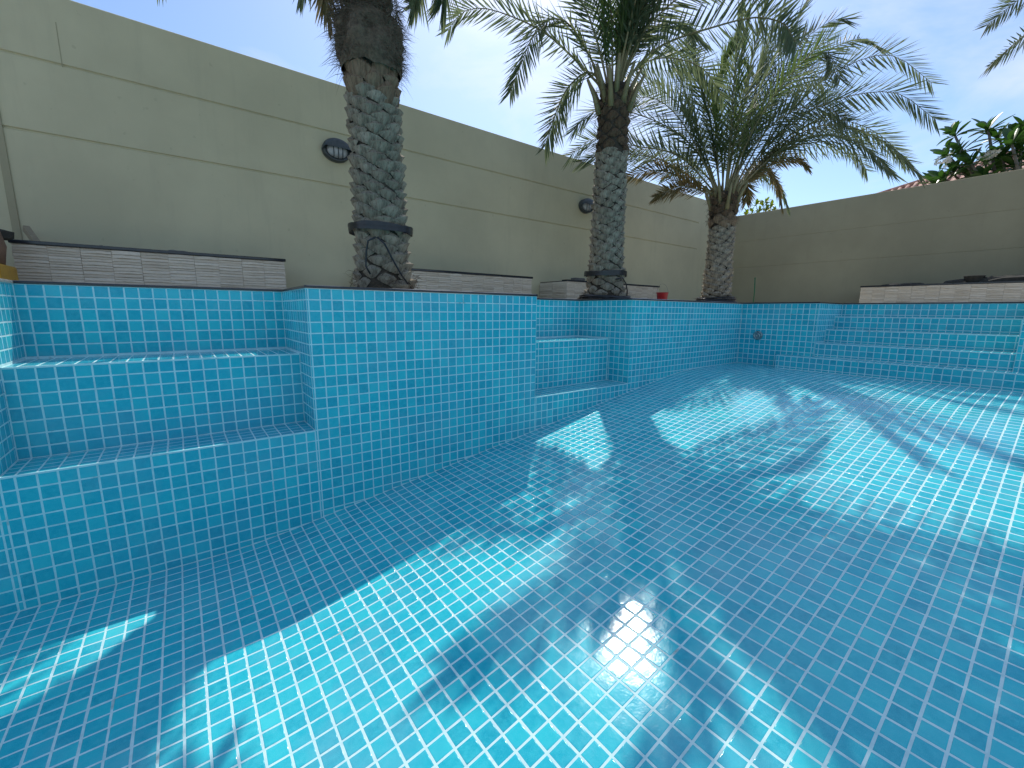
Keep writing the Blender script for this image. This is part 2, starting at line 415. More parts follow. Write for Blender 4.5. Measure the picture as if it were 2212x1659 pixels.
class Tiled:
    """tiles on one surface: cells are collected, the 300 that show largest become objects"""
    def __init__(s, name, holder):
        s.name = name; s.h = holder; s.cells = []; s.r = random.Random(hash(name) % 1 + len(name) * 7)
    def cell(s, c, eu, ev, su, sv):
        """centre (m), unit axes, full sizes incl. joint (m)"""
        s.cells.append((Vector(c), Vector(eu).normalized(), Vector(ev).normalized(), su, sv))
    def plane(s, fn, u0, u1, v0, v1, uoff=0.0, voff=0.0, skip=None):
        """fn(u, v) -> point in tiles, axes by difference; grid lines at integers + offset"""
        def cuts(a, b, off):
            k = math.floor(a - off) + 1; r = [a]
            while k + off < b - 1e-6:
                if k + off - a > 1e-6: r.append(k + off)
                k += 1
            r.append(b); return r
        us, vs = cuts(u0, u1, uoff), cuts(v0, v1, voff)
        for i in range(len(us) - 1):
            if us[i + 1] - us[i] < 0.16: continue
            for j in range(len(vs) - 1):
                if vs[j + 1] - vs[j] < 0.16: continue
                a, b, c, d = us[i], us[i + 1], vs[j], vs[j + 1]
                P00, P10, P01 = Vector(fn(a, c)) * T, Vector(fn(b, c)) * T, Vector(fn(a, d)) * T
                P11 = Vector(fn(b, d)) * T
                cc = (P00 + P11) / 2
                if skip and skip(cc / T): continue
                s.cell(cc, P10 - P00, P01 - P00, (P10 - P00).length, (P01 - P00).length)
    def finish(s, limit=300):
        scored = []
        for k, (c, eu, ev, su, sv) in enumerate(s.cells):
            n = eu.cross(ev); q = project(c); a = 0
            if q and -5 < q[0] < 2217 and -5 < q[1] < 1664 and (CAM - c).dot(n) > 0:
                full = abs(su - T) < 0.002 and abs(sv - T) < 0.002
                a = abs((CAM - c).normalized().dot(n)) * su * sv / (q[2] ** 2) if full else 0
            scored.append((a, k))
        scored.sort(reverse=True)
        single = set(k for a, k in scored[:limit] if a > 0)
        V = np.zeros((len(s.cells) - len(single), 16, 3)); w = 0
        for k, (c, eu, ev, su, sv) in enumerate(s.cells):
            n = eu.cross(ev)
            ev2 = n.cross(eu)
            r = s.r
            t1, t2 = r.gauss(0, 0.0048), r.gauss(0, 0.0048)
            R = Matrix((eu, ev2, n)).transposed() @ Matrix.Rotation(t1, 3, 'X') @ Matrix.Rotation(t2, 3, 'Y') @ Matrix.Rotation(r.gauss(0, 0.006), 3, 'Z')
            p = c + n * (r.gauss(0, 0.00013)) + eu * r.gauss(0, 0.00018) + ev2 * r.gauss(0, 0.00018)
            if k in single:
                o = bpy.data.objects.new('tile', UNIT); COL.objects.link(o); o.parent = s.h
                M4 = R.to_4x4(); M4.translation = p; o.matrix_local = M4
            else:
                vs = np.array(tile_verts(max((su - JO) / 2, 0.0008), max((sv - JO) / 2, 0.0008), 1.0 if min(su, sv) > 0.02 else 0.3))
                V[w] = vs @ np.array(R).T + np.array(p); w += 1
        if w:
            nt = w; F = np.array(TF)
            fa = (F[None] + (np.arange(nt) * 16)[:, None, None]).reshape(-1)
            me = bpy.data.meshes.new('tile_field')
            me.vertices.add(nt * 16); me.vertices.foreach_set('co', V[:nt].reshape(-1))
            nf = nt * 13
            me.loops.add(nf * 4); me.loops.foreach_set('vertex_index', fa.astype(np.int32))
            me.polygons.add(nf); me.polygons.foreach_set('loop_start', np.arange(nf, dtype=np.int32) * 4)
            sm = np.tile(np.array([True] * 12 + [False]), nt); me.polygons.foreach_set('use_smooth', sm)
            me.update(calc_edges=True); me.materials.append(M_TILE)
            o = link('tile_field', me, None, s.h); tag(o, kind='stuff')

GR = 0.0007                                   # grout lies this far under the tile faces
def quad(mb, pts, n):
    """one grout sheet; pts in tiles, pushed back along the surface normal"""
    ps = [Vector(p) * T - Vector(n) * GR for p in pts]
    cc = sum(ps, Vector()) / len(ps); nn = [abs(x) for x in n]
    for p in ps:
        for i in range(3):
            if nn[i] < .5 and abs(p[i] - cc[i]) > 1e-6: p[i] += math.copysign(GR * 1.15, p[i] - cc[i])
    mb.add(ps, [tuple(range(len(ps)))])

# --- pool floor
g = MB()
xs = [XL] + [x * 1.0 for x in range(-58, 84)]
for i in range(len(xs) - 1):
    a, b = xs[i], xs[i + 1]
    za, zb = floor_z(a), floor_z(b)
    g.add([Vector((a, YB, za)) * T - Vector((0, 0, GR)), Vector((b, YB, zb)) * T - Vector((0, 0, GR)), Vector((b, 0, zb)) * T - Vector((0, 0, GR)), Vector((a, 0, za)) * T - Vector((0, 0, GR))], [(0, 1, 2, 3)], True)
pool_floor = g.build('pool_floor', M_GROUT); tag(pool_floor, 'empty pool floor of blue mosaic tile sloping up to the shallow end', kind='structure')
t = Tiled('pool_floor', pool_floor)
t.plane(lambda u, v: (u, v, floor_z(u)), XL, XR, YB, 0.0, skip=lambda c: c.x > STX[0] and c.y < SY2)
t.finish()

# --- long pool wall with its two niches' lower aprons
def wall_piece(mb, tl, p, x0, x1, z0f, z1):
    """p: 'y' plane position; z0f floor function or number"""
    n = 48 if callable(z0f) else 1
    xs_ = [x0 + (x1 - x0) * i / n for i in range(n + 1)]
    vs = []
    for x in xs_:
        zb = z0f(x) if callable(z0f) else z0f
        vs += [Vector((x, p, zb - .5)) * T + Vector((0, GR, 0)), Vector((x, p, z1)) * T + Vector((0, GR, GR * (1.15 if z1 < 0 else 0)))]
    mb.add(vs, [(2 * i, 2 * i + 2, 2 * i + 3, 2 * i + 1) for i in range(n)])
    if callable(z0f):
        # columns end on the sloping floor
        k = math.floor(x0) + 1; cs = [x0]
        while k < x1 - 1e-6:
            if k - x0 > 1e-6: cs.append(float(k))
            k += 1
        cs.append(x1)
        for a, b in zip(cs[:-1], cs[1:]):
            if b - a < 0.16: continue
            tl.plane(lambda u, v: (u, p, v), a, b, z0f((a + b) / 2), z1)
    else:
        tl.plane(lambda u, v: (u, p, v), x0, x1, z0f, z1)
g = MB(); pool_wall = empty('pool_wall')
t = Tiled('pool_wall', pool_wall)
for a, b, top in ((XL, N1[0], 0.0), (N1[0], N1[1], ZL), (N1[1], N2[0], 0.0), (N2[0], N2[1], ZL), (N2[1], XR, 0.0)):
    wall_piece(g, t, 0.0, a, b, floor_z, top)
g.build('grout_bed', M_GROUT, pool_wall)
t.finish()
tag(pool_wall, 'long blue mosaic pool wall that carries both bench niches', 'pool wall')

# --- the two bench niches
def niche(name_, X0, X1, label):
    root = empty('bench_niche'); tag(root, label, 'bench', 'tiled bench niches in the long pool wall')
    g = MB(); t = Tiled(name_, root)
    # back wall
    quad(g, [(X0, YN, ZS), (X1, YN, ZS), (X1, YN, 0), (X0, YN, 0)], (0, -1, 0)); t.plane(lambda u, v: (u, YN, v), X0, X1, ZS, 0)
    # riser between the seats
    quad(g, [(X0, YM, ZL), (X1, YM, ZL), (X1, YM, ZS), (X0, YM, ZS)], (0, -1, 0)); t.plane(lambda u, v: (u, YM, v), X0, X1, ZL, ZS, voff=ZS % 1)
    # seats
    quad(g, [(X0, YM, ZS), (X1, YM, ZS), (X1, YN, ZS), (X0, YN, ZS)], (0, 0, 1)); t.plane(lambda u, v: (u, v, ZS), X0, X1, YM, YN, voff=YM % 1)
    quad(g, [(X0, 0, ZL), (X1, 0, ZL), (X1, YM, ZL), (X0, YM, ZL)], (0, 0, 1)); t.plane(lambda u, v: (u, v, ZL), X0, X1, 0, YM)
    # side walls (left faces +X, right faces -X)
    for X, sg in ((X0, 1), (X1, -1)):
        for ya, yb, za in ((0, YM, ZL), (YM, YN, ZS)):
            pts = [(X, ya, za), (X, yb, za), (X, yb, 0), (X, ya, 0)]
            if sg < 0:
                quad(g, [pts[1], pts[0], pts[3], pts[2]], (-1, 0, 0)); t.plane(lambda u, v: (X, -u, v), -yb, -ya, za, 0)
            else:
                quad(g, pts, (1, 0, 0)); t.plane(lambda u, v: (X, u, v), ya, yb, za, 0)
    g.build('grout_bed', M_GROUT, root)
    # grouted nosings along the seat fronts
    nb = MB()
    for Y, Z in ((YM, ZS), (0.0, ZL)):
        nb.box((X0 * T + 0.001, Y * T - 0.0012, Z * T - 0.0062), (X1 * T - 0.001, Y * T + 0.0045, Z * T + 0.0011), 0.0011)
    nb.build('nosing', M_GROUT, root)
    t.finish()
    return root
niche('niche_one', *N1, 'near tiled bench niche below the long planter, at the left')
niche('niche_two', *N2, 'far smaller looking tiled bench niche beyond the jutting wall')

# --- far pool wall beside the steps
g = MB(); end_wall = empty('pool_end_wall'); t = Tiled('pool_end_wall', end_wall)
zf = floor_z(XR)
for ya, yb in ((SY0, 0.0), (YB, SY1)):
    quad(g, [(XR, yb, zf - .5), (XR, ya, zf - .5), (XR, ya, 0), (XR, yb, 0)], (-1, 0, 0))
    t.plane(lambda u, v: (XR, -u, v), -yb, -ya, zf, 0, skip=lambda c: c.y < SY2 and c.z < STZ[0])
g.build('grout_bed', M_GROUT, end_wall); t.finish()
tag(end_wall, 'far shallow end pool wall holding the round inlet fitting', 'pool wall')

# --- steps
g = MB(); steps = empty('pool_steps'); t = Tiled('pool_steps', steps)
levels = [zf] + STZ + [0.0]
for k in range(5):
    X = STX[k]; za, zb = levels[k], levels[k + 1]
    y0, y1 = (SY2, YB) if k == 0 else (SY0, SY1)
    quad(g, [(X, y0, za - (.5 if k == 0 else 0)), (X, y1, za - (.5 if k == 0 else 0)), (X, y1, zb), (X, y0, zb)], (-1, 0, 0))
    t.plane(lambda u, v: (X, -u, v), -y0, -y1, za, zb, voff=zb % 1)
    if k < 4:
        X2 = STX[k + 1]
        quad(g, [(X, y1, zb), (X2, y1, zb), (X2, y0, zb), (X, y0, zb)], (0, 0, 1))
        t.plane(lambda u, v: (u, v, zb), X, X2, y1, y0, uoff=X % 1, skip=(lambda c: c.x > XR and not (SY1 < c.y < SY0)))
quad(g, [(STX[0], SY2, zf - .5), (STX[0], SY2, STZ[0]), (XR, SY2, STZ[0]), (XR, SY2, zf - .5)], (0, 1, 0))
t.plane(lambda u, v: (-u, SY2, v), -XR, -STX[0], zf, STZ[0])
# cheeks of the stair recess
quad(g, [(XR, SY0, STZ[0]), (STX[4], SY0, STZ[0]), (STX[4], SY0, 0), (XR, SY0, 0)], (0, -1, 0))
for k in range(4):
    xa = max(STX[k], XR); xb = STX[k + 1]
    if xb - xa > 0.2:
        t.plane(lambda u, v: (u, SY0, v), xa, xb, STZ[k], 0)
        t.plane(lambda u, v: (-u, SY1, v), -xb, -xa, STZ[k], 0)
quad(g, [(STX[4], SY1, STZ[0]), (XR, SY1, STZ[0]), (XR, SY1, 0), (STX[4], SY1, 0)], (0, 1, 0))
g.build('grout_bed', M_GROUT, steps)
for k in range(4):
    y0, y1 = (SY2, YB) if k == 0 else (SY0, SY1)
    MB().box((STX[k] * T - 0.0012, y1 * T + 0.001, STZ[k] * T - 0.0062), (STX[k] * T + 0.0045, y0 * T - 0.001, STZ[k] * T + 0.0011), 0.0011).build('nosing', M_GROUT, steps)
t.finish()
tag(steps, 'wide flight of blue tiled steps climbing out of the shallow end', 'steps')

# --- the two pool walls behind and left of the camera
g = MB(); near_wall = empty('pool_side_wall'); t = Tiled('pool_side_wall', near_wall)
vs = []
for i in range(49):
    x = XL + (XR - XL) * i / 48
    vs += [Vector((x, YB, floor_z(x) - .5)) * T - Vector((0, GR, 0)), Vector((x, YB, 0)) * T - Vector((0, GR, 0))]
g.add(vs, [(2 * i, 2 * i + 1, 2 * i + 3, 2 * i + 2) for i in range(48)])
for k in range(int(XL), int(XR)):
    t.plane(lambda u, v: (-u, YB, v), -(k + 1), -k, floor_z(k + .5), 0)
quad(g, [(XL, YB, -23.2), (XL, 0, -23.2), (XL, 0, 0), (XL, YB, 0)], (1, 0, 0))
t.plane(lambda u, v: (XL, u, v), YB, 0, floor_z(XL), 0)
g.build('grout_bed', M_GROUT, near_wall); t.finish()
tag(near_wall, 'tiled pool side walls closing the deep end and near side', 'pool wall')

# --- coping
OUT = [(XL, 0), (N1[0], 0), (N1[0], YN), (N1[1], YN), (N1[1], 0), (N2[0], 0), (N2[0], YN), (N2[1], YN), (N2[1], 0), (XR, 0),
       (XR, SY0), (STX[4], SY0), (STX[4], SY1), (XR, SY1), (XR, YB), (XL, YB)]     # clockwise seen from above
OUT = [Vector((x * T, y * T)) for x, y in OUT]
def offset(poly, d):
    """clockwise outline, positive d goes outwards (away from the water)"""
    r = []; n = len(poly)
    for i in range(n):
        a, b, c = poly[i - 1], poly[i], poly[(i + 1) % n]
        e1 = (b - a).normalized(); e2 = (c - b).normalized()
        n1 = Vector((-e1.y, e1.x)); n2 = Vector((-e2.y, e2.x))
        r.append(b + n1 * d + n2 * d if abs(n1.dot(n2)) < 0.5 else b + n1 * d)
    return r
CI, CO = offset(OUT, -0.004), offset(OUT, 0.26)
ZC0, ZC1 = 0.0005, 0.0135
coping = empty('pool_coping'); tag(coping, 'thin polished dark granite coping edging the whole pool', 'coping')
for i in range(len(OUT)):
    j = (i + 1) % len(OUT)
    a0, a1, b0, b1 = CI[i], CI[j], CO[i], CO[j]
    L = (OUT[j] - OUT[i]).length; n = max(1, round(L / 0.9))
    sunlit = i in (0, 1)  # slabs left of the near niche carry sunlight as a pale colour
    for k in range(n):
        f0, f1 = k / n, (k + 1) / n
        e = 0.0012 / L
        f0 += e * (k > 0); f1 -= e * (k < n - 1)
        q = [a0.lerp(a1, f0), a0.lerp(a1, f1), b0.lerp(b1, f1), b0.lerp(b1, f0)]
        if k == 0 and n > 1: q[3] = b0
        nrm = (b0 - a0) ; e1 = (a1 - a0).normalized(); nn = Vector((-e1.y, e1.x))
        R_ = 0.0055
        prof = [(0.0, ZC0), (0.0, ZC1 - R_), (R_ * 0.3, ZC1 - R_ * 0.3), (R_, ZC1)]
        vs = []
        for dn, z in prof:
            vs += [(q[0] + nn * dn).to_3d() + Vector((0, 0, z)), (q[1] + nn * dn).to_3d() + Vector((0, 0, z))]
        vs += [q[3].to_3d() + Vector((0, 0, ZC1)), q[2].to_3d() + Vector((0, 0, ZC1)), q[3].to_3d() + Vector((0, 0, ZC0)), q[2].to_3d() + Vector((0, 0, ZC0))]
        fs = []
        for m_ in range(5): fs.append((m_ * 2, m_ * 2 + 1, m_ * 2 + 3, m_ * 2 + 2)[::-1])
        fs.append((0, 10, 11, 1)[::-1])
        fs.append((0, 2, 4, 6, 8, 10)); fs.append((1, 3, 5, 7, 9, 11)[::-1])
        mb = MB(); mb.add(vs, fs)
        o = mb.build('coping_slab', M_COPING_SUN if sunlit else M_GRANITE, coping)
        if sunlit: o['label'] = 'cream coping slab with the sun put into its pale colour'

# --- deck and ground beyond
def sheet(name, outer, hole, z, mat):
    o3 = [Vector((p[0], p[1], 0)) for p in outer]; h3 = [Vector((p[0], p[1], 0)) for p in hole]
    tr = tessellate_polygon([o3, h3]); pts = o3 + h3
    me = mesh_from(name, [(p.x, p.y, z) for p in pts], [tuple(f) for f in tr])
    me.update()
    if me.polygons[0].normal.z < 0: me.flip_normals()
    return link(name, me, mat)
DK = [(-9.0, -9.0), (9.2, -9.0), (9.2, 2.9), (-9.0, 2.9)]
tag(sheet('deck', DK, CO, 0.0105, M_DECK), 'bare concrete deck round the pool', kind='structure')
tag(sheet('ground', [(-300, -300), (300, -300), (300, 300), (-300, 300)], DK, 0.0, M_SAND), 'flat sandy ground beyond the garden walls', kind='structure')

# ------------------------------------------------------------------ garden walls
YW, XW = 2.9, 9.2
def garden_wall(name, length, height, grooves, g_from, g_to, thick=0.2, gd=0.012, gh=0.011):
    """runs along local +X from 0, face towards local -Y at y = 0"""
    mb = MB()
    prof = [(0.0, 0.0)]
    for z in grooves:
        prof += [(0.0, z - gh), (gd, z - gh * 0.4), (gd, z + gh * 0.4), (0.0, z + gh)]
    prof += [(0.0, height - 0.006), (0.006, height), (thick, height), (thick, 0.0)]
    flat = [(0.0, z) if y == gd else (y, z) for y, z in prof]
    xs = [(0.0, flat), (max(g_from, 0.001), flat), (max(g_from, 0.001) + 0.002, prof), (g_to, prof), (g_to + 0.002, flat), (length, flat)]
    n = len(prof); vs = []; fs = []
    for x, pr in xs: vs += [(x, y, z) for y, z in pr]
    for k in range(len(xs) - 1):
        for i in range(n):
            j = (i + 1) % n
            fs.append((k * n + i, (k + 1) * n + i, (k + 1) * n + j, k * n + j))
    fs.append(tuple(range(n))); fs.append(tuple(range((len(xs) - 1) * n + n - 1, (len(xs) - 1) * n - 1, -1)))
    mb.add(vs, fs)
    return mb
root = empty('garden_wall', (-9.0, YW, 0.0))
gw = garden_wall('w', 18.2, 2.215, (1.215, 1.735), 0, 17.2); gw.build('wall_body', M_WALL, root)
# rendered cable run and a short vertical joint at the left
pj = at_y(22, 417, YW)
MB().box((pj.x + 9.0 - 0.022, -0.010, 0.02), (pj.x + 9.0 + 0.022, 0.004, 1.70), 0.004).build('cable_run', M_WALL2, root)
q1, q2 = at_y(128, 50, YW), at_y(135, 145, YW)
MB().box((q2.x + 9 - .003, -0.0012, q2.z), (q2.x + 9 + .003, 0.002, q1.z), 0.0).build('crack_line', M_WALL2, root)
# plastered repairs near the corner
MB().box((17.46, -0.005, 0.62), (17.75, 0.002, 1.20), 0.002).build('plaster_patch', M_WALL, root)
MB().box((17.60, -0.005, 1.22), (17.93, 0.002, 1.70), 0.002).build('plaster_patch', M_WALL, root)
MB().box((17.94, -0.022, 0.01), (18.19, 0.002, 1.86), 0.004).build('corner_pier', M_WALL, root)
tag(root, 'tall beige rendered garden wall with two grooves running behind the planters', 'wall')
root = empty('garden_wall', (XW, YW - 0.001, 0.0), -math.pi / 2)
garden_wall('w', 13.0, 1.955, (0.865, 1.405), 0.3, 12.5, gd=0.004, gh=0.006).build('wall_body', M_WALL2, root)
tag(root, 'lower beige garden wall across the far end behind the steps', 'wall')

# ------------------------------------------------------------------ raised planters
def clad_panel(seed, w, h):
    """one stone panel: two columns of wavy split strips"""
    r = random.Random(seed); mb = MB()
    mb.box((0.001, 0.004, 0.0), (w - 0.001, 0.010, h))
    nc = 2; cw = w / nc
    for c in range(nc):
        z = 0.0
        while z < h - 0.006:
            hh = min(r.uniform(0.016, 0.027), h - z)
            if h - z - hh < 0.008: hh = h - z
            x0, x1 = c * cw + 0.001, (c + 1) * cw - 0.001
            d0, d1, dm = r.uniform(-.008, .002), r.uniform(-.008, .002), r.uniform(-.014, -.001)
            sl = r.uniform(-.003, .003)
            xm = x0 + (x1 - x0) * r.uniform(.3, .7)
            zt = z + hh - 0.0012
            vs = [(x0, .004, z), (xm, .004, z + sl), (x1, .004, z), (x0, d0, z + .002), (xm, dm, z + .003 + sl), (x1, d1, z + .002),
                  (x0, d0 - .001, zt - .003), (xm, dm - .002, zt - .003 + sl), (x1, d1 - .001, zt - .003), (x0, .004, zt), (xm, .004, zt + sl), (x1, .004, zt)]
            fs = []
            for k in range(3):
                for i in range(2): fs.append((k * 3 + i, k * 3 + i + 1, k * 3 + i + 4, k * 3 + i + 3))
            fs += [(0, 3, 6, 9), (2, 11, 8, 5)]
            mb.add(vs, fs)
            z += hh
    me = bpy.data.meshes.new('stone_panel'); me.from_pydata([tuple(v) for v in mb.v], [], mb.f); me.update(); me.materials.append(M_CLAD)
    return me
PH = 0.318
PANELS = [clad_panel(s_, 0.30, PH) for s_ in range(5)]
PSIDE = [clad_panel(s_ + 20, 0.15, PH) for s_ in range(2)]
def planter(loc, rz, length, depth, label, seed, zb=0.0105):
    root = empty('planter', (loc[0], loc[1], 0), rz); r = random.Random(seed)
    h = zb + PH
    MB().box((0.010, 0.010, 0.0), (length - 0.010, depth, h)).build('planter_body', M_WALL2, root)
    n = int(round(length / 0.30)); pw = length / n
    for k in range(n):
        o = bpy.data.objects.new('stone_panel', PANELS[r.randrange(5)]); COL.objects.link(o); o.parent = root
        o.location = (k * pw, 0.0, zb); o.scale = (pw / 0.30, 1, 1)
    for side in (0, 1):
        m_ = int(depth / 0.3)
        for k in range(max(1, m_)):
            o = bpy.data.objects.new('stone_panel', PANELS[r.randrange(5)]); COL.objects.link(o); o.parent = root
            dd = (depth - 0.012) / max(1, m_)
            o.scale = (dd / 0.30, 1, 1)
            if side == 0: o.rotation_euler = (0, 0, -math.pi / 2); o.location = (0.0, 0.012 + (k + 1) * dd, zb)
            else: o.rotation_euler = (0, 0, math.pi / 2); o.location = (length, 0.012 + k * dd, zb)
    mb = MB(); nc = max(1, round(length / 1.1))
    for k in range(nc):
        mb = MB(); mb.box((-0.010 if k == 0 else length * k / nc + .001, -0.017, h + .0005), (length + 0.012 if k == nc - 1 else length * (k + 1) / nc - .001, 0.10, h + 0.024), 0.004)
        mb.build('cap_slab', M_GRANITE, root)
    MB().box((0.012, 0.101, h - 0.02), (length - 0.012, depth - .002, h + 0.012)).build('soil', M_SOIL, root)
    tag(root, label, 'planter', 'stone clad raised planters along the garden walls')
    return root
YP = 2.315
planter((-1.31, YP), 0, 1.64, YW - YP - .004, 'long stone clad planter at the left, nearest the pool bench', 1)
planter((1.12, YP), 0, 2.12, YW - YP - .004, 'stone clad planter behind the tallest thick palm trunk, second from left', 2)
planter((3.89, YP), 0, 2.19, YW - YP - .004, 'stone clad planter behind the middle palm and the red bucket', 3)
planter((8.24, 0.06), -math.pi / 2, 5.2, XW - 8.24 - .004, 'wide stone clad planter with dark cap against the far wall', 4)

# ------------------------------------------------------------------ bulkhead wall lights
def wall_light(x, z, label, lensw=0.125, lensh=0.09):
    root = empty('wall_light', (x, YW, z)); RX = Matrix.Rotation(math.pi / 2, 4, 'X')
    # lathe axis z -> world -y (towards the pool)
    mb = MB(); mb.lathe([(1.0, 0.0), (1.0, 0.03), (0.96, 0.045), (0.90, 0.052), (0.80, 0.052)], 36, RX @ Matrix.Diagonal((lensw + .016, lensh + .016, 1, 1)))
    mb.build('housing', M_LAMP, root)
    mb = MB(); mb.lathe([(0.80, 0.045), (0.74, 0.070), (0.55, 0.088), (0.25, 0.097), (0.0, 0.099)], 36, RX @ Matrix.Diagonal((lensw + .012, lensh + .010, 1, 1)))
    mb.build('lens', M_LENS, root)
    # hood over the upper third
    hb = MB(); vs, fs = [], []
    n = 18
    for k, (rr, yy) in enumerate(((1.02, -0.01), (1.05, -0.085), (0.93, -0.112), (0.62, -0.120), (0.02, -0.122))):
        for i in range(n + 1):
            a = math.radians(-4 + 188 * i / n)
            zz = rr * (lensh + .016) * math.sin(a)
            if k >= 2: zz = max(zz, 0.012 if k == 2 else 0.014)
            vs.append((rr * (lensw + .016) * math.cos(a) if k < 3 else rr * 1.5 * (lensw) * math.cos(a), yy, zz))
    for k in range(4):
        for i in range(n): fs.append((k * (n + 1) + i, k * (n + 1) + i + 1, (k + 1) * (n + 1) + i + 1, (k + 1) * (n + 1) + i))
    hb.add(vs, fs, True); hb.build('hood', M_LAMP, root)
    for bx in (-0.045, 0.0, 0.045):
        pts = [(bx, -0.100 + abs(bx) * 0.15 + (0.03 if abs(tt) > .8 else 0.0) , tt * (lensh - 0.004) * (1 if bx == 0 else .94)) for tt in (-1, -.8, -.4, 0, .35)]
        MB().tube(pts, 0.0055, 6).build('grille_bar', M_LAMP, root)
    a = [(math.cos(math.radians(w_)) * (lensw + .004), -0.062, math.sin(math.radians(w_)) * (lensh + .004)) for w_ in range(175, 366, 10)]
    MB().tube(a, 0.010, 6).build('rim', M_LAMP, root)
    tag(root, label, 'light', 'bulkhead lights on the long garden wall')
p = at_y(725, 329, YW); wall_light(p.x, 1.545, 'grey oval bulkhead light left of the nearest palm trunk')
p = at_y(1263, 447, YW); wall_light(p.x, 1.555, 'grey oval bulkhead light tucked beside the middle palm trunk')

# ------------------------------------------------------------------ date palms
def boot_mesh(seed, w, h, d, R=0.16):
    """stub of a cut leaf: a lens shaped bulge wrapped round the trunk, fissured and cut flat above"""
    r = random.Random(seed); nu, nv = 12, 8
    vs, fs = [], []
    sk = r.uniform(-.10, .10); ph = r.uniform(0, 6); cutv = r.choice((.625, .75))
    for j in range(nv + 1):
        v = j / nv
        for i in range(nu + 1):
            u = -1 + 2 * i / nu
            lens = max(0.0, 1 - abs(u) ** 1.55) ** .80
            z = h * ((v - .5) * (0.03 + 0.97 * lens) + .5) + h * .05 * math.sin(u * 2.2 + ph) + h * sk * u * .5
            x = w * u
            f = (0.22 + 0.78 * (v / cutv) ** .85) if v <= cutv else 1 - 1.05 * ((v - cutv) / (1 - cutv)) ** .7
            y = d * (f * (0.15 + 0.85 * lens ** .7) - .25)
            q = noise.noise(Vector((x * 45 + seed * 3, v * 2.5, 1.3)))
            y += q * 0.009 * lens + 0.002 * noise.noise(Vector((x * 160, z * 60, seed)))
            y -= x * x / (2 * R)
            vs.append((x, y, z - h * .5))
    for j in range(nv):
        for i in range(nu):
            a = j * (nu + 1) + i; fs.append((a, a + 1, a + nu + 2, a + nu + 1))
    me = bpy.data.meshes.new('leaf_base'); me.from_pydata(vs, [], fs)
    me.polygons.foreach_set('use_smooth', [True] * len(fs)); me.update()
    try:
        cj = round(cutv * nv)
        for e in me.edges:
            a, b = e.vertices
            if a // (nu + 1) == cj and b // (nu + 1) == cj: e.use_edge_sharp = True
    except Exception: pass
    return me
def boot_set(seed, w, h, d, mat, n=6):
    out = []
    for k in range(n):
        me = boot_mesh(seed + k, w * (0.9 + 0.06 * k), h * (1.08 - 0.03 * k), d); me.materials.append(mat); out.append(me)
    return out

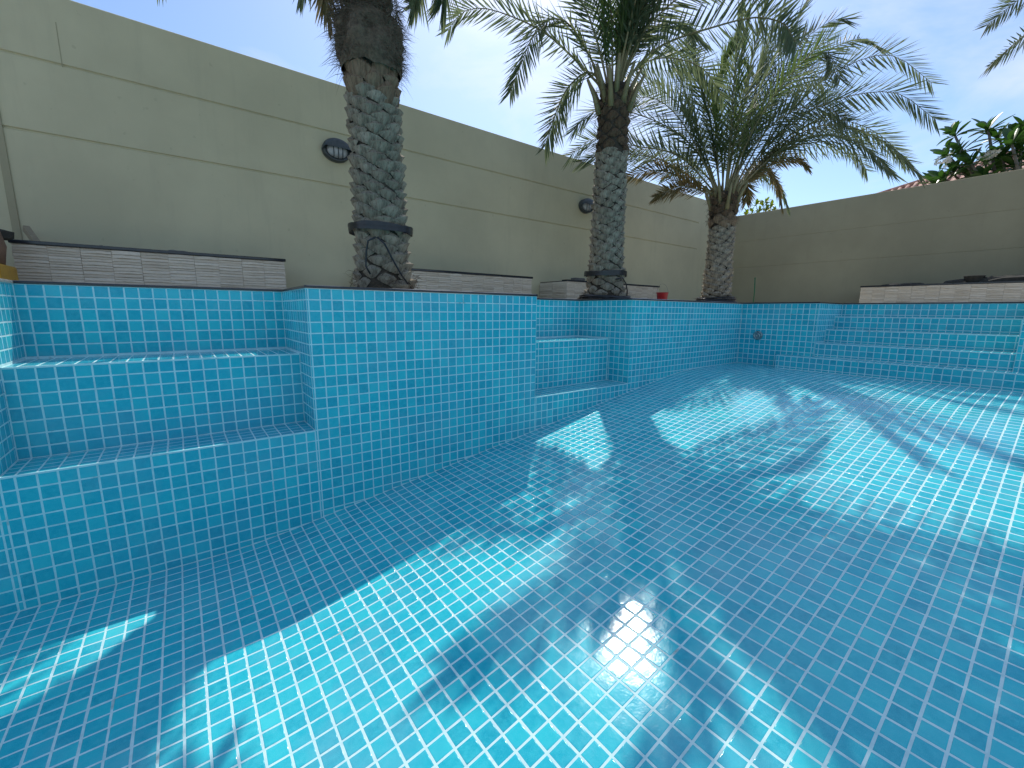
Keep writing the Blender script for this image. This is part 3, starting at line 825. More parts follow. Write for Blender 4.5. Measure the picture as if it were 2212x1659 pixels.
def frond_mesh(pts, r, n_leaf=60, leaf=0.36, bare=0.16, mat=None, width=0.0082, fold=1.0, rad=0.013, dense=1.0):
    """pts: smooth polyline in palm space; returns mesh with stalk and leaflets"""
    # resample with Catmull-Rom
    P = [Vector(p) for p in pts]; P = [P[0] * 2 - P[1]] + P + [P[-1] * 2 - P[-2]]
    path = []
    for i in range(1, len(P) - 2):
        for k in range(10):
            tt = k / 10; a, b, c, d = P[i - 1], P[i], P[i + 1], P[i + 2]
            path.append(0.5 * ((2 * b) + (c - a) * tt + (2 * a - 5 * b + 4 * c - d) * tt * tt + (3 * b - a - 3 * c + d) * tt ** 3))
    path.append(P[-2])
    L = [0.0]
    for a, b in zip(path[:-1], path[1:]): L.append(L[-1] + (b - a).length)
    tot = L[-1]
    def ev(s):
        x = s * tot; i = 0
        lo, hi = 0, len(L) - 1
        while hi - lo > 1:
            md = (lo + hi) // 2
            if L[md] <= x: lo = md
            else: hi = md
        f = (x - L[lo]) / max(1e-9, L[hi] - L[lo])
        return path[lo].lerp(path[hi], min(1, f)), (path[hi] - path[lo]).normalized()
    mb = MB()
    ss = [i / 16 for i in range(17)]
    mb.tube([ev(s)[0] for s in ss], [rad * (1 - 0.82 * s ** 0.8) + (0.010 if s < .06 else 0) for s in ss], 5)
    nst = len(mb.f)
    side0 = None
    hz = Vector((path[-1].x - path[0].x, path[-1].y - path[0].y, 0))
    ref = Vector((0, 0, 1)).cross(hz).normalized() if hz.length > .05 else Vector((1, 0, 0))
    tw = r.choice((-1, 1)) * r.uniform(0.75, 1.35)
    for k in range(n_leaf):
        s0 = bare + (1 - bare) * (k + .5) / n_leaf
        for sg in (-1, 1):
            s = min(0.995, max(bare * .9, s0 + r.uniform(-.004, .004)))
            p, tdir = ev(s)
            sd_ = ref - tdir * ref.dot(tdir)
            sd_.normalize(); up = tdir.cross(sd_) * -1
            if up.z < 0 and abs(tdir.z) < .8: pass
            rot = Matrix.Rotation(tw * min(1, s * 1.8), 3, tdir); sd2 = rot @ sd_; up2 = rot @ up
            u = (s - bare) / (1 - bare)
            al = math.radians(58 - 34 * u ** 1.3 + r.uniform(-4, 4)) 
            be = math.radians(((34, 10, -14)[(k + (sg > 0)) % 3] if u < .8 else (18, 2)[k % 2]) + r.uniform(-5, 5)) * fold
            ln = leaf * (0.55 + 0.9 * math.sin(math.pi * min(1, .16 + .66 * u)) * .52) * (1 - .22 * max(0, u - .6) / .4) * r.uniform(.86, 1.12)
            if u < .06: ln *= .55
            d = tdir * math.cos(al) + (sd2 * sg * math.cos(be) + up2 * math.sin(be)) * math.sin(al)
            d.normalize()
            nr = d.cross(sd2 * sg).normalized() if abs(d.dot(sd2)) < .98 else up2
            wv = d.cross(Vector((0, 0, 1))).normalized() if abs(d.z) < .97 else sd2
            wv = (Matrix.Rotation(r.uniform(-.9, .9), 3, d) @ wv)
            kk = d.cross(wv)
            dr = Vector((0, 0, -ln * ln * r.uniform(.02, .12)))
            w1 = width * r.uniform(.8, 1.2)
            m1 = p + d * ln * .30 + dr * .10; m2 = p + d * ln * .68 + dr * .5; tip = p + d * ln + dr
            vs = [p + wv * w1 * .45, p - wv * w1 * .45,
                  m1 + wv * w1 + kk * w1 * .5, m1, m1 - wv * w1 + kk * w1 * .5,
                  m2 + wv * w1 * .72 + kk * w1 * .3, m2, m2 - wv * w1 * .72 + kk * w1 * .3, tip]
            mb.add(vs, [(0, 3, 2), (0, 1, 3), (1, 4, 3), (2, 3, 6, 5), (3, 4, 7, 6), (5, 6, 8), (6, 7, 8)])
    me = bpy.data.meshes.new('frond'); me.from_pydata([tuple(v) for v in mb.v], [], mb.f)
    me.polygons.foreach_set('use_smooth', mb.sm)
    me.materials.append(M_RACH); me.materials.append(mat or M_FROND)
    me.polygons.foreach_set('material_index', [0 if i < nst else 1 for i in range(len(mb.f))])
    me.update(); return me

def arch(p0, az, el, L, droop, r):
    """free frond: leaves p0 at azimuth az, elevation el and bends over"""
    pts = [Vector(p0)]; n = 7; p = Vector(p0)
    for i in range(n):
        s = (i + .5) / n
        e = el - droop * s ** 1.35
        p = p + Vector((math.cos(az) * math.cos(e), math.sin(az) * math.cos(e), math.sin(e))) * (L / n)
        az += r.uniform(-.03, .03)
        pts.append(p.copy())
    return pts

def palm(base, top_h, r_bot, r_top, crown_r, explicit, free, boots, label, seed, px_top, fibre=0, sheath=None):
    """base (x, y); top_h crown height; explicit fronds as picture paths with depth, free as ranges"""
    r = random.Random(seed)
    B = Vector((base[0], base[1], 0.012)); root = empty('date_palm', B)
    tag(root, label, 'palm tree', 'date palms in a row by the pool')
    # trunk core
    def rad(z):
        f = z / top_h
        a = r_bot + (r_top - r_bot) * min(1, max(0, f)) 
        return a + 0.045 * math.exp(-z / 0.09)
    lean = Vector((px_top[0], px_top[1], 0))
    def ax(z): return lean * (z / top_h)
    mb = MB(); vs, fs = [], []; nz, na = 40, 28
    for j in range(nz + 1):
        z = -0.03 + (top_h + 0.03) * j / nz
        for i in range(na):
            a = 2 * math.pi * i / na; q = noise.noise(Vector((math.cos(a) * 3, math.sin(a) * 3, z * 9 + seed)))
            rr = rad(max(z, 0)) - 0.028 + 0.012 * q
            vs.append(ax(z) + Vector((rr * math.cos(a), rr * math.sin(a), z)))
    for j in range(nz):
        for i in range(na):
            k = (i + 1) % na; fs.append((j * na + i, j * na + k, (j + 1) * na + k, (j + 1) * na + i))
    fs.append(tuple(nz * na + i for i in range(na)))
    mb.add(vs, fs, True); mb.build('trunk', M_CORE, root)
    # leaf bases in a spiral
    for (z0, z1, meshes, step, tilt, push) in boots:
        ga = math.radians(137.508); k = 0; z = z0
        while z < z1:
            a = k * ga + seed
            o = bpy.data.objects.new('leaf_base', r.choice(meshes)); COL.objects.link(o); o.parent = root
            rr = rad(z) - 0.022 + push
            o.location = ax(z) + Vector((rr * math.cos(a), rr * math.sin(a), z))
            o.rotation_euler = (tilt + r.uniform(-.10, .10), r.uniform(-.12, .12), a - math.pi / 2 + r.uniform(-.08, .08))
            sc = r.uniform(.86, 1.14); o.scale = (sc * r.uniform(.92, 1.1), sc, sc)
            z += step; k += 1
    if sheath:
        za, zb, out = sheath; vs, fs = [], []; nz, na = 22, 44
        for j in range(nz + 1):
            f = j / nz; z = za + (zb - za) * f
            for i in range(na):
                a = 2 * math.pi * i / na; q = noise.noise(Vector((math.cos(a) * 2.2, math.sin(a) * 2.2, z * 6))) + .5 * noise.noise(Vector((math.cos(a) * 7, math.sin(a) * 7, z * 22)))
                rr = rad(z) - .02 + out * (math.sin(math.pi * min(1, .12 + f * .9)) ** .5) * (1 + .8 * q)
                vs.append(ax(z) + Vector((rr * math.cos(a), rr * math.sin(a), z - (.05 * q if j == 0 else 0))))
        for j in range(nz):
            for i in range(na):
                k = (i + 1) % na; fs.append((j * na + i, j * na + k, (j + 1) * na + k, (j + 1) * na + i))
        mb = MB(); mb.add(vs, fs, True); mb.build('fibre_sheath', M_FIBRE, root)
    # matted fibre: thin strands
    if fibre:
        mb = MB()
        for (n_, za, zb, out) in fibre:
            for _ in range(n_):
                a = r.uniform(0, 2 * math.pi); z = r.uniform(za, zb); rr = rad(z) + 0.01
                p = ax(z) + Vector((rr * math.cos(a), rr * math.sin(a), z))
                d = Vector((math.cos(a + r.uniform(-1.2, 1.2)), math.sin(a + r.uniform(-1.2, 1.2)), r.uniform(-.9, .9)))
                if r.random() < .6: d = Vector((-math.sin(a), math.cos(a), r.uniform(-.5, .5))) * r.choice((-1, 1)) + Vector((math.cos(a), math.sin(a), 0)) * r.uniform(-.1, .5)
                d.normalize(); ln = r.uniform(.04, .14) * out; w = Vector((r.gauss(0, 1), r.gauss(0, 1), r.gauss(0, 1))).normalized() * r.uniform(.0008, .0022)
                m_ = p + d * ln * .5 + Vector((0, 0, r.uniform(-.01, .012))); e_ = p + d * ln + Vector((0, 0, -r.uniform(0, .05) * out))
                mb.add([p - w, p + w, m_ + w, m_ - w, e_], [(0, 1, 2, 3), (3, 2, 4)])
        o = mb.build('fibre', M_FIBRE, root); tag(o, kind='stuff')
    # fronds
    crown = B + ax(top_h) + Vector((0, 0, top_h)); depth0 = (crown - CAM).dot(CF)
    for path, dd, kind in explicit:
        n = len(path); pts = []
        for i, (u, v) in enumerate(path):
            f = i / (n - 1); dep = depth0 + dd * (f ** 1.2) + (r.uniform(-.05, .05) if i == 0 else 0)
            pts.append(CAM + ray(u, v) * dep - B)
        # root it in the crown
        st = pts[0]; c0 = ax(top_h) + Vector((0, 0, top_h - 0.06)); off = st - c0; off.z *= .5
        if off.length > crown_r * .9: off = off.normalized() * crown_r * .9
        pts[0] = c0 + off
        mat = {'g': M_FROND, 'y': M_FRONDY, 'o': M_FRONDO}[kind]
        me = frond_mesh(pts, r, 92 if top_h < 1.5 else 76, (0.35 if top_h < 1.5 else 0.27) if kind != 'o' else .22, .17, mat)
        o = link('frond', me, None, root)
        if kind == 'o': o['label'] = 'old yellow brown frond hanging low'
    for (n_, az0, az1, el0, el1, L0, L1, dr0, dr1, kind) in free:
        for k in range(n_):
            az = az0 + (az1 - az0) * (k + r.uniform(.1, .9)) / n_; el = math.radians(r.uniform(el0, el1))
            c0 = ax(top_h) + Vector((math.cos(az), math.sin(az), 0)) * crown_r * r.uniform(.3, .8) * math.cos(el * .8) + Vector((0, 0, top_h - .05))
            pts = arch(c0, az, el, r.uniform(L0, L1), math.radians(r.uniform(dr0, dr1)), r)
            mat = {'g': M_FROND, 'y': M_FRONDY, 'o': M_FRONDO}[kind]
            me = frond_mesh(pts, r, 66, 0.28 if kind != 'o' else .20, .17, mat)
            link('frond', me, None, root)
    # thick cut stalk feet round the crown
    for k in range(14):
        a = k * 2.4 + seed; z = top_h - 0.12 + 0.012 * k
        rr = rad(top_h) * (0.95 - 0.03 * k)
        c = ax(top_h) + Vector((rr * math.cos(a), rr * math.sin(a), z - .12)); d = Vector((math.cos(a) * .35, math.sin(a) * .35, .9)).normalized()
        mb = MB(); mb.tube([c, c + d * .16, c + d * .30 + Vector((math.cos(a), math.sin(a), 0)) * .02], [.030, .019, .012], 7); mb.build('stalk_foot', M_RACH, root)
    return root, rad, ax, B

BG = boot_set(1, 0.072, 0.083, 0.040, M_BOOT)
BG2 = boot_set(31, 0.062, 0.074, 0.033, M_BOOT)
BB = boot_set(61, 0.056, 0.084, 0.022, M_BOOTB)
BT = boot_set(91, 0.066, 0.120, 0.030, M_BOOTT)
PI = math.pi
YT = 0.775
view = math.atan2(CF.y, CF.x)
P1 = at_y(829, 560, YT); P2 = at_y(1313, 470, YT); P3 = at_y(1556, 530, YT)

ex1 = [([(800, -300), (745, -215), (712, -110), (702, -20), (713, 36)], 0.15, 'o'),
       ([(850, -300), (905, -200), (950, -110), (965, -40), (955, 8)], 0.25, 'g'),
       ([(850, -300), (880, -180), (900, -90), (905, -30), (893, 10)], 0.45, 'g'),
       ([(790, -300), (730, -260), (690, -170), (660, -60), (655, -25)], 0.3, 'g')]
fr1 = [(15, 0, 2 * PI, 50, 82, 1.9, 2.3, 55, 95, 'g'), (6, 0.3, 2 * PI, 20, 45, 1.8, 2.2, 50, 75, 'g')]
palm1 = palm((P1.x, P1.y), 2.50, 0.175, 0.150, .11, ex1, fr1,
     [(0.05, 0.24, BG, .0090, 0.10, .010), (0.24, 1.22, BG, .0080, 0.0, .004), (1.20, 1.37, BT, .0105, -.05, .010), (1.60, 2.42, BB, .014, -.1, .01)],
     'thickest nearest date palm rising out of the picture on the tiled ledge', 5, (-.046, .025),
     [(3200, 1.36, 1.72, 1.15), (1500, 1.7, 2.45, .8), (260, .0, .14, .7)], (1.34, 1.66, .055))

ex2 = [([(1306, 188), (1225, 112), (1159, 60), (1057, 20), (1000, 26), (968, 66)], 0.45, 'g'),
       ([(1308, 180), (1262, 100), (1225, 48), (1185, 42), (1150, 80), (1102, 200)], -0.1, 'g'),
       ([(1312, 192), (1278, 156), (1245, 170), (1212, 215), (1177, 316)], 0.0, 'g'),
       ([(1338, 188), (1392, 125), (1450, 88), (1536, 60), (1625, 38), (1690, 50), (1719, 92)], -1.25, 'g'),
       ([(1336, 186), (1375, 90), (1430, 25), (1490, -20), (1560, -40), (1640, -30)], -0.8, 'g'),
       ([(1334, 186), (1362, 80), (1400, -10), (1460, -90), (1540, -120), (1620, -110)], -1.1, 'g'),
       ([(1334, 186), (1358, 60), (1390, -60), (1440, -150), (1520, -210)], -0.9, 'g'),
       ([(1332, 186), (1350, 60), (1372, -60), (1400, -180), (1450, -260)], -0.6, 'y'),
       ([(1316, 185), (1290, 90), (1255, 0), (1200, -60), (1140, -70)], -0.5, 'g'),
       ([(1318, 185), (1302, 80), (1285, 0), (1250, -100)], -.2, 'y'),
       ([(1324, 185), (1322, 70), (1318, -40), (1325, -160)], -0.5, 'y'),
       ([(1328, 185), (1338, 60), (1345, -40), (1350, -170)], -0.2, 'g'),
       ([(1334, 190), (1385, 140), (1450, 125), (1520, 150), (1560, 210)], 0.5, 'g'),
       ([(1334, 190), (1370, 110), (1410, 60), (1470, 50), (1520, 90)], 0.2, 'g')]
fr2 = [(6, -PI / 2 - .5, -PI / 2 + .9, 68, 84, 1.8, 2.2, 40, 65, 'g'), (5, -2.2, .6, 76, 88, 1.5, 1.9, 20, 45, 'y')]
palm2 = palm((P2.x, P2.y), 1.93, 0.175, 0.150, .10, ex2, fr2,
     [(0.04, 0.34, BG, .0088, 0.10, .010), (0.34, 1.36, BG2, .0069, 0.0, .001), (1.37, 1.88, BB, .0115, -.05, .004)],
     'middle date palm standing between the two wall lights and planters', 9, (.03, .01),
     [(900, 1.34, 1.92, .6), (200, 0, .1, .7)])

ex3 = [([(1536, 392), (1531, 363), (1462, 286), (1364, 243), (1290, 236), (1235, 285)], 0.2, 'g'),
       ([(1534, 395), (1468, 338), (1364, 314), (1284, 300), (1233, 335)], -0.3, 'g'),
       ([(1530, 398), (1439, 350), (1358, 333), (1300, 334), (1254, 350)], 0.5, 'g'),
       ([(1528, 402), (1439, 371), (1380, 374), (1330, 395)], 0.2, 'o'),
       ([(1528, 408), (1483, 402), (1450, 408), (1415, 425)], -0.2, 'o'),
       ([(1590, 390), (1620, 250), (1650, 120), (1700, -10)], 0.3, 'g'),
       ([(1590, 388), (1640, 240), (1707, 115), (1790, 48), (1832, 42)], -0.2, 'g'),
       ([(1592, 390), (1655, 210), (1720, 130), (1785, 112), (1815, 172)], -0.7, 'g'),
       ([(1592, 390), (1680, 240), (1780, 118), (1857, 84), (1905, 104)], 0.5, 'g'),
       ([(1594, 392), (1690, 262), (1780, 172), (1872, 125), (1940, 124), (2013, 180)], 0.1, 'g'),
       ([(1594, 394), (1665, 310), (1750, 240), (1841, 206), (1940, 202), (2022, 260)], -0.4, 'g'),
       ([(1594, 396), (1689, 312), (1796, 268), (1903, 302), (1988, 379)], 0.2, 'g'),
       ([(1594, 396), (1690, 304), (1790, 258), (1890, 284), (1960, 350)], 0.6, 'g'),
       ([(1594, 396), (1690, 322), (1780, 290), (1860, 312), (1925, 372)], -0.5, 'g'),
       ([(1594, 398), (1673, 332), (1780, 306), (1841, 321), (1872, 368)], 0.9, 'g'),
       ([(1592, 398), (1650, 352), (1716, 340), (1745, 360)], 0.2, 'o'),
       ([(1590, 400), (1645, 362), (1677, 391), (1690, 448)], 0.4, 'o'),
       ([(1588, 402), (1608, 392), (1616, 402), (1612, 434)], 0.3, 'o'),
       ([(1560, 385), (1572, 260), (1582, 150), (1600, 125), (1622, 150)], 0.4, 'y'),
       ([(1555, 385), (1535, 270), (1512, 170), (1490, 70)], -0.2, 'g'),
       ([(1550, 385), (1545, 250), (1560, 150), (1585, 100)], -0.6, 'y'),
       ([(1545, 388), (1500, 260), (1468, 165), (1438, 85)], 0.5, 'g'),
       ([(1540, 390), (1490, 290), (1438, 226), (1385, 210), (1345, 245)], -0.5, 'g'),
       ([(1540, 390), (1480, 250), (1420, 190), (1360, 175), (1310, 200)], 0.5, 'g'),
       ([(1575, 388), (1620, 280), (1690, 190), (1760, 170), (1800, 220)], 0.9, 'g'),
       ([(1575, 388), (1640, 300), (1710, 240), (1780, 232), (1830, 262)], -0.9, 'g'),
       ([(1570, 386), (1600, 250), (1640, 150), (1690, 90), (1740, 80)], 0.7, 'g')]
fr3 = [(3, view - 1.0, view + 1.0, 40, 75, 1.9, 2.3, 55, 90, 'g'), (3, view + PI - .9, view + PI + .9, 64, 84, 1.8, 2.2, 35, 60, 'g'), (4, 0, 2 * PI, 72, 88, 1.4, 1.9, 20, 50, 'y')]
palm3 = palm((P3.x, P3.y), 1.36, 0.165, 0.160, .12, ex3, fr3,
     [(0.04, 0.45, BG2, .0066, -.22, .010), (0.45, 0.97, BG2, .0066, 0.0, .001), (0.97, 1.08, BT, .012, -.05, .01), (1.10, 1.33, BB, .0075, .05, .02)],
     'shortest date palm in the far corner with the widest arching crown', 14, (.01, .0),
     [(700, 1.0, 1.38, .7), (120, 0, .1, .7)])
ex4 = [([(2330, -40), (2265, -30), (2200, 0), (2132, 56)], 0.1, 'g'), ([(2340, -40), (2280, 20), (2210, 78), (2134, 144)], -0.1, 'g'),
       ([(2330, -60), (2310, -100), (2270, -120), (2235, -80)], .4, 'g')]
b4 = CAM + ray(2420, 100) * 5.2
palm4 = palm((b4.x, b4.y), max(2.0, (CAM + ray(2420, 0) * 5.2).z), 0.2, 0.18, .12, ex4,
     [(16, 0, 2 * PI, 55, 85, 1.2, 1.5, 45, 80, 'g')], [(0.05, 2.3, BG, .014, .05, 0)],
     'date palm beyond the right edge, only two frond tips reaching into the sky', 21, (.0, .0))

# straps and hoses
def ring(root_t, z, extra, n=40, wob=.006, seed=0):
    root_, rad_, ax_, B_ = root_t; r = random.Random(seed); out = []
    for i in range(n):
        a = 2 * PI * i / n; rr = rad_(z) + extra + r.uniform(0, wob)
        out.append(B_ + ax_(z) + Vector((rr * math.cos(a), rr * math.sin(a), z + .008 * math.sin(a * 2 + seed) + r.uniform(-.002, .002))))
    return out
def ribbon(pts, h, name, mat):
    mb = MB(); n = len(pts); vs = []
    for p_ in pts: vs += [p_ + Vector((0, 0, -h / 2)), p_ + Vector((0, 0, h / 2))]
    mb.add(vs, [(2 * i, 2 * ((i + 1) % n), 2 * ((i + 1) % n) + 1, 2 * i + 1) for i in range(n)], True)
    return mb
def strap(pt, z, label, seed, hose):
    mb = MB()
    for dz, ex in ((0, .026), (.011, .029), (-.012, .027)):
        for s_ in (-1, 1):
            pts = ring(pt, z + dz, ex + .001 * s_, seed=seed + s_)
            vs = []
            for p_ in pts: vs += [p_ + Vector((0, 0, -.007)), p_ + Vector((0, 0, .007))]
            n = len(pts); mb.add(vs, [(2 * i, 2 * ((i + 1) % n), 2 * ((i + 1) % n) + 1, 2 * i + 1) for i in range(n)], True)
    o = mb.build('strap', M_BLACK); tag(o, label, 'strap')
    for h_, lab in hose:
        o = MB().tube(h_, .0058, 6).build('irrigation_hose', M_BLACK); tag(o, lab, 'hose')
def on_trunk(pt, u, v, ex=.045):
    """point on the trunk's camera side under a picture position"""
    root_, rad_, ax_, B_ = pt; d = ray(u, v).copy(); c = B_ + ax_(.4)
    # intersect vertical cylinder
    ox, oy = CAM.x - c.x, CAM.y - c.y; R_ = rad_(.4) + ex
    A_ = d.x ** 2 + d.y ** 2; Bq = 2 * (ox * d.x + oy * d.y); Cq = ox ** 2 + oy ** 2 - R_ ** 2; D_ = Bq * Bq - 4 * A_ * Cq
    tt = (-Bq - math.sqrt(D_)) / (2 * A_) if D_ > 0 else -Bq / (2 * A_)
    return CAM + d * tt
strap(palm1, .41, 'black strap wound round the nearest thick palm trunk', 1,
      [([on_trunk(palm1, u, v) for u, v in ((812, 512), (795, 520), (791, 545), (790, 575), (800, 592))], 'short black hose loop on the left of the nearest trunk'),
       ([on_trunk(palm1, u, v) for u, v in ((815, 512), (832, 528), (848, 560), (868, 595), (888, 622))], 'long black hose slanting down the right of the nearest trunk')])
strap(palm2, .26, 'black strap wound low round the middle palm trunk', 4,
      [([on_trunk(palm2, u, v, .04) for u, v in ((1330, 603), (1345, 600), (1352, 612), (1355, 628), (1354, 642))], 'black hose hooked over the right of the middle trunk')])
for k_, (pt, lab) in enumerate(((palm2, 'coil of black hose lying round the middle palm foot'), (palm3, 'band of black plastic round the foot of the shortest palm'))):
    mb = MB()
    for q in range(3 if k_ == 0 else 5): mb.tube(ring(pt, .02 + q * (.016 if k_ else .012), .035 + .006 * (q % 2), wob=.01, seed=q + k_), .009, 6, closed=True)
    o = mb.build('hose_coil', M_BLACK); tag(o, lab, 'hose')
# planting pits
for pt, lab in ((palm1, 'dark soil pit at the foot of the nearest palm'), (palm2, 'dark soil pit at the foot of the middle palm'), (palm3, 'dark soil pit at the foot of the shortest palm')):
    mb = MB(); mb.lathe([(.42, .0), (.40, .006), (.30, .016), (.2, .02), (0, .022)], 30, Matrix.Translation((pt[3].x, pt[3].y + .06, .0115)), sy=.8)
    o = mb.build('soil_pit', M_SOIL); tag(o, lab, 'soil')

# ------------------------------------------------------------------ small things on the deck and planters
# red bucket with two raised wire handles
p = at_y(1430.5, 640, 1.78); root = empty('bucket', (p.x, p.y, .0108))
MB().lathe([(0.0, 0.0), (.060, 0.0), (.066, .02), (.082, .178), (.090, .182), (.090, .196), (.084, .196), (.080, .180), (.062, .02), (0, .012)], 28).build('bucket_body', M_RED, root)
hp = [(-.082, 0, .19)] + [(-.082 * math.cos(a), .02 * math.sin(a), .19 + .135 * math.sin(a)) for a in [PI * k / 14 for k in range(1, 14)]] + [(.082, 0, .19)]
hm = Matrix.Rotation(-.75, 4, 'Z')
MB().tube(hp, .0022, 6, hm).build('handle', M_WIRE, root)
tag(root, 'small red plastic bucket with wire handle beside the middle planter', 'bucket')
# green stake
p = at_y(1628.5, 640, 1.20); pt_ = at_y(1631, 601, 1.20)
mb = MB(); mb.tube([(p.x, 1.2, .0), (p.x + .005, 1.2, .25), (pt_.x, 1.2, .470)], .0085, 8); mb.tube([(pt_.x, 1.2, .468), (pt_.x, 1.2, .485)], .012, 8)
tag(mb.build('garden_stake', M_GREEN), 'thin green stake standing up right of the shortest palm', 'stake')
# wood offcut leaning at the left planter
a_ = at_y(56, 493, 2.80); b_ = at_y(83, 530, 2.62); d_ = (b_ - a_)
mb = MB(); R_ = d_.to_track_quat('X', 'Z').to_matrix().to_4x4(); R_.translation = a_
mb.box((0, -.018, -.022), (d_.length + .10, .018, .022), .003, R_)
tag(mb.build('timber_offcut', M_WOOD), 'piece of timber leaning on the wall above the left planter', 'timber')
def rubble(name, c, size, n, mat, label, cat, seed, flat=.45):
    r = random.Random(seed); mb = MB()
    for k in range(n):
        bm = bmesh.new(); bmesh.ops.create_icosphere(bm, subdivisions=2, radius=1)
        s_ = [size[i] * r.uniform(.35, .6) for i in range(3)]
        off = Vector((r.uniform(-.5, .5) * size[0], r.uniform(-.4, .4) * size[1], 0))
        for v in bm.verts:
            q = 1 + .35 * noise.noise(v.co * 1.7 + Vector((seed + k, 0, 0)))
            v.co = Vector((v.co.x * s_[0], v.co.y * s_[1], max(-.2, v.co.z) * s_[2])) * q
        bm.verts.index_update()
        mb.add([v.co + Vector(c) + off + Vector((0, 0, s_[2] * .2)) for v in bm.verts], [[v.index for v in f.verts] for f in bm.faces], False); bm.free()
    o = mb.build(name, mat); tag(o, label, cat); return o
HP = .0105 + PH + .024
p = at_y(386, 540, 2.40); rubble('mortar_lump', (p.x, 2.385, HP), (.13, .05, .022), 4, M_BLOCK, 'flat crust of dried mortar on the cap of the left planter', 'debris', 3)
p = at_y(212, 520, 2.42); rubble('mortar_chip', (p.x, 2.40, HP), (.03, .03, .022), 2, M_BLOCK, 'tiny chip of mortar on the cap of the left planter', 'debris', 5)
for k_, (u_, sz_, lab_) in enumerate(((1238, .15, 'grey concrete block on the planter left of the middle palm'),)):
    p = at_y(u_ + 8, 610, 2.45)
    mb = MB(); mb.box((p.x - .10, 2.38, HP + .0005), (p.x + .10, 2.48, HP + .042), .006); tag(mb.build('concrete_block', M_BLOCK), lab_, 'block')
p = at_x(2108, 592, 8.45); q_ = .0105 + PH + .024
mb = MB(); mb.lathe([(0, 0), (.075, 0), (.085, .02), (.105, .085), (.112, .09), (.105, .096), (.09, .08), (0, .03)], 18, Matrix.Translation((8.38, p.y, q_)))
tag(mb.build('old_pot', M_JUNK), 'dark plant pot on the cap of the far planter', 'pot')
rubble('rag_heap', (8.46, p.y - .62, q_ - .01), (.20, .95, .15), 14, M_JUNK, 'long low heap of dark rags on the far planter, right end', 'debris', 8)
rubble('rag_lump', (8.42, p.y - .17, q_ - .01), (.10, .14, .14), 3, M_JUNK, 'small dark lump right of the pot on the far planter', 'debris', 12)
p = at_x(1960, 596, 8.45); rubble('dirt_patch', (8.42, p.y, q_ - .012), (.12, .30, .07), 5, M_JUNK, 'low scatter of dirt left of the pot on the far planter', 'debris', 15)
# yellow machine under a brown cover at the left edge
rg = at_y(21, 590, 1.85); root = empty('covered_machine', (rg.x - .33, 1.95, .0108))
MB().box((-.30, -.18, 0), (.31, .18, .150), .012).build('yellow_base', M_YEL, root)
MB().box((.10, -.196, .155), (.22, -.186, .235), .004).build('teal_panel', M_TEAL, root)
mb = MB(); mb.lathe([(.30, .151), (.318, .26), (.300, .36), (.25, .44), (.15, .485), (0, .495)], 30, sy=.52); mb.build('brown_cover', M_BROWN, root)
mb = MB(); mb.lathe([(0, 0), (.012, 0), (.014, .012), (0, .014)], 12, Matrix.Translation((.16, -.18, .075)) @ Matrix.Rotation(PI / 2, 4, 'X')); mb.build('knob', M_BLACK, root)
rubble_o = rubble('dry_brush', (rg.x - .16, 2.20, .33), (.26, .08, .16), 4, M_JUNK, 'dark dry brush behind the covered machine at left edge', 'debris', 19)
tag(root, 'yellow machine with teal panel and rounded brown cover, left edge', 'machine')
# round inlet on the far pool wall
p = at_x(1637.5, 724.5, XR * T); root = empty('pool_inlet', p)
RM = Matrix.Rotation(-PI / 2, 4, 'Y')
mb = MB(); mb.lathe([(.044, .0005), (.044, .010), (.040, .014), (.030, .0155), (.029, .013), (.020, .013), (.019, .016), (.010, .016), (.009, .013), (0, .013)], 32, RM); mb.build('face_plate', M_STEEL, root)
for a in (0, PI):
    mb = MB(); mb.lathe([(0, .0), (.005, 0), (.005, .003), (0, .004)], 10, RM @ Matrix.Translation((.036 * math.cos(a), .036 * math.sin(a), .0135))); mb.build('screw', M_WIRE, root)
tag(root, 'round grey metal inlet fitting on the far pool wall', 'pool fitting')

# ------------------------------------------------------------------ plumeria and shrub over the far wall
def leaf_mesh(L, w, mat, curl=.15):
    vs, fs = [], []; n = 6
    for i in range(n + 1):
        s_ = i / n; ww = w * math.sin(PI * (s_ * .93 + .035) ** 1.25) ** .8
        z = curl * L * (s_ - s_ * s_ * 1.3)
        vs += [(-ww, s_ * L, z + ww * .35), (0, s_ * L, z), (ww, s_ * L, z + ww * .35)]
    for i in range(n):
        a = i * 3; fs += [(a, a + 1, a + 4, a + 3), (a + 1, a + 2, a + 5, a + 4)]
    return mesh_from('leaf', vs, fs, True, mat)
def leafy(root, tips, mesh, per, r, spread=(.1, 1.25), stem=True):
    for (c, ax_) in tips:
        ax_ = Vector(ax_).normalized(); q = ax_.to_track_quat('Z', 'Y')
        for k in range(per):
            a = k * 2.39996 + r.uniform(-.2, .2); el = spread[1] - (spread[1] - spread[0]) * (k / per) + r.uniform(-.15, .15)
            o = bpy.data.objects.new('leaf', mesh[k % len(mesh)]); COL.objects.link(o); o.parent = root
            M_ = Matrix.Translation(Vector(c) - ax_ * .05 * (1 - k / per)) @ q.to_matrix().to_4x4() @ Matrix.Rotation(a, 4, 'Z') @ Matrix.Rotation(PI / 2 - el, 4, 'X') @ Matrix.Scale(r.uniform(.75, 1.1), 4)
            o.matrix_local = M_
r = random.Random(77)
XP = 10.6
base = at_x(2170, 700, XP); base.z = 0; root = empty('plumeria_tree', base)
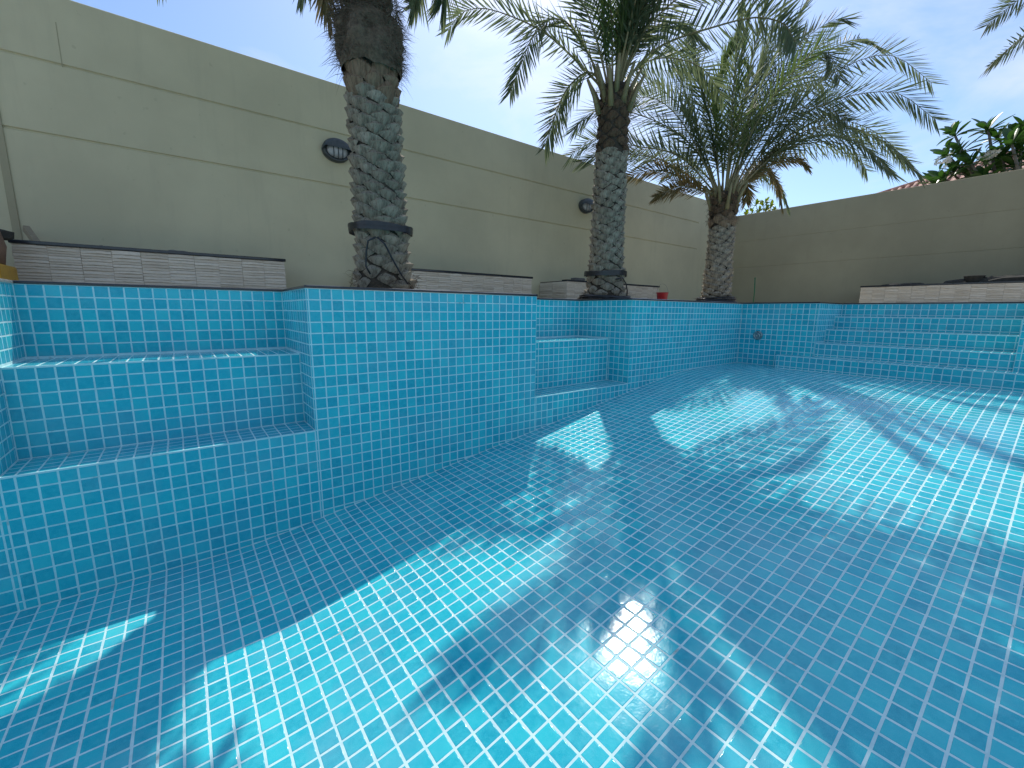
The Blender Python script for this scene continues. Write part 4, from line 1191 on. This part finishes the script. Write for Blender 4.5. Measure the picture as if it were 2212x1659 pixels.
tipsD = [(2062, 282, 0), (2072, 318, -.2), (2132, 272, .1), (2156, 290, .3), (2048, 328, .2), (2098, 345, -.3), (2130, 345, .4), (2165, 330, -.2), (2195, 285, .1), (2205, 315, -.1), (2215, 270, .3),
         (2062, 362, .1), (2040, 378, -.1), (2095, 372, 0), (2125, 375, -.3), (2155, 360, .2), (2190, 350, -.2), (2220, 340, .2), (2020, 388, .1), (2185, 300, -.4), (2235, 300, 0), (2245, 330, .2)]
tips = []
wood = MB(); hub = Vector((0, 0, 1.2)); wood.tube([(0, 0, 0), (.02, .01, .6), hub], [.075, .065, .055], 8)
for u, v, dx in tipsD:
    q = at_x(u, v + 8, XP + dx) - base
    ax_ = Vector((r.uniform(-.35, .1), (q.y - hub.y) * .5 + r.uniform(-.3, .3), 1.0))
    tips.append((q, ax_))
    md = hub.lerp(q, .5) + Vector((r.uniform(-.1, .1), r.uniform(-.1, .1), -.08)); wood.tube([hub, md, q - ax_.normalized() * .1, q], [.04, .028, .018, .014], 6)
wood.build('trunk', M_BARK, root)
LM = [leaf_mesh(.29, .050, M_LEAFA), leaf_mesh(.25, .046, M_LEAFA, .3), leaf_mesh(.33, .054, M_LEAFA, .05)]
leafy(root, tips, LM, 15, r, (.35, 1.8))
# white flower heads
pet = MB()
for (u, v, n_) in ((2036, 348, 9), (2136, 332, 14), (2045, 352, 6), (2128, 340, 8)):
    c = at_x(u, v, XP - .35) - base
    for k in range(n_):
        cc = c + Vector((r.gauss(0, .03), r.gauss(0, .055), r.gauss(0, .035))); q = Vector((-1, r.gauss(0, .6), r.gauss(.3, .6))).to_track_quat('Z', 'Y').to_matrix().to_4x4(); q.translation = cc
        for m_ in range(5):
            a = m_ * 2 * PI / 5; e1 = Vector((math.cos(a), math.sin(a), .35)); s1 = Vector((-math.sin(a), math.cos(a), 0))
            pet.add([(0, 0, 0), e1 * .02 + s1 * .012, e1 * .038, e1 * .02 - s1 * .012], [(0, 1, 2, 3)], False, q)
pet.build('flower_head', M_PETAL, root)
tag(root, 'dark green plumeria tree with white flowers above the far wall', 'tree')
base = at_x(1640, 700, 9.9); base.z = 0; root = empty('shrub', base)
tips = []; wood = MB(); hub = Vector((0, 0, 1.3)); wood.tube([(0, 0, 0), hub], [.03, .025], 6)
for u, v, dx in ((1612, 455, 0), (1625, 452, .1), (1640, 450, -.1), (1655, 448, .1), (1665, 440, 0), (1633, 436, .05), (1648, 438, .1), (1610, 462, -.1), (1672, 450, .1), (1660, 456, -.05), (1638, 458, .1), (1622, 464, 0), (1655, 430, .1)):
    q = at_x(u, v + 5, 9.9 + dx) - base; tips.append((q, Vector((r.uniform(-.5, .3), r.uniform(-.6, .6), 1)))); wood.tube([hub, q], [.012, .006], 5)
wood.build('trunk', M_BARK, root)
leafy(root, tips, [leaf_mesh(.14, .034, M_LEAFB), leaf_mesh(.12, .03, M_LEAFB, .3)], 7, r, (.2, 1.3))
tag(root, 'small yellow green shrub peeping over the far wall beside the shortest palm', 'shrub')

# ------------------------------------------------------------------ neighbour's house behind the far wall
XH = 16.0
ra, rb = at_x(1872, 430, XH), at_x(2012, 386, XH)
dirr = (rb - ra).normalized(); end = ra + dirr * 4.2; st = ra - dirr * .35
root = empty('house', (XH, st.y, 0))
hz = st.z - .75
MB().box((.5, end.y - st.y - 4.0, 0), (7.5, .2, hz), 0).build('wall', M_HOUSE, root)
# roof: slope falling to the front-left of the hip, barrel tiles in rows
mb = MB()
e0 = Vector((0, 0, st.z)); e1 = end - Vector((XH, st.y, 0)); 
lowf = Vector((-.35, 0, -.75))
mb.add([e0, e1, e1 + Vector((-2.2, 0, -1.3)), e0 + Vector((-.25, .1, -.25)), e0 + Vector((3.5, .2, -1.2)), e1 + Vector((3.5, 0, -1.2))], [(0, 3, 2, 1), (0, 1, 5, 4)])
mb.build('roof', M_TERRA, root)
L_ = (e1 - e0).length; n_ = int(L_ / .30)
for k in range(n_):
    a = e0 + dirr * (k * .30) + Vector((0, 0, .02)); b = a + dirr * .34 + Vector((0, 0, .012))
    mb = MB(); mb.tube([a, a + dirr * .03, b], [.070, .066, .052], 10); mb.build('ridge_tile', M_TERRA, root)
slope = Vector((-2.2, 0, -1.3)).normalized()
for k in range(n_ * 2):
    a = e0 + dirr * (k * .17 + .1) + slope * .10
    for c in range(3):
        a2 = a + slope * c * .34
        mb = MB(); mb.tube([a2 + Vector((0, 0, .03)), a2 + slope * .38 + Vector((0, 0, .015))], [.042, .052], 7); mb.build('roof_tile', M_TERRA, root)
tag(root, 'pale house with terracotta barrel tile roof behind the far wall', 'house')
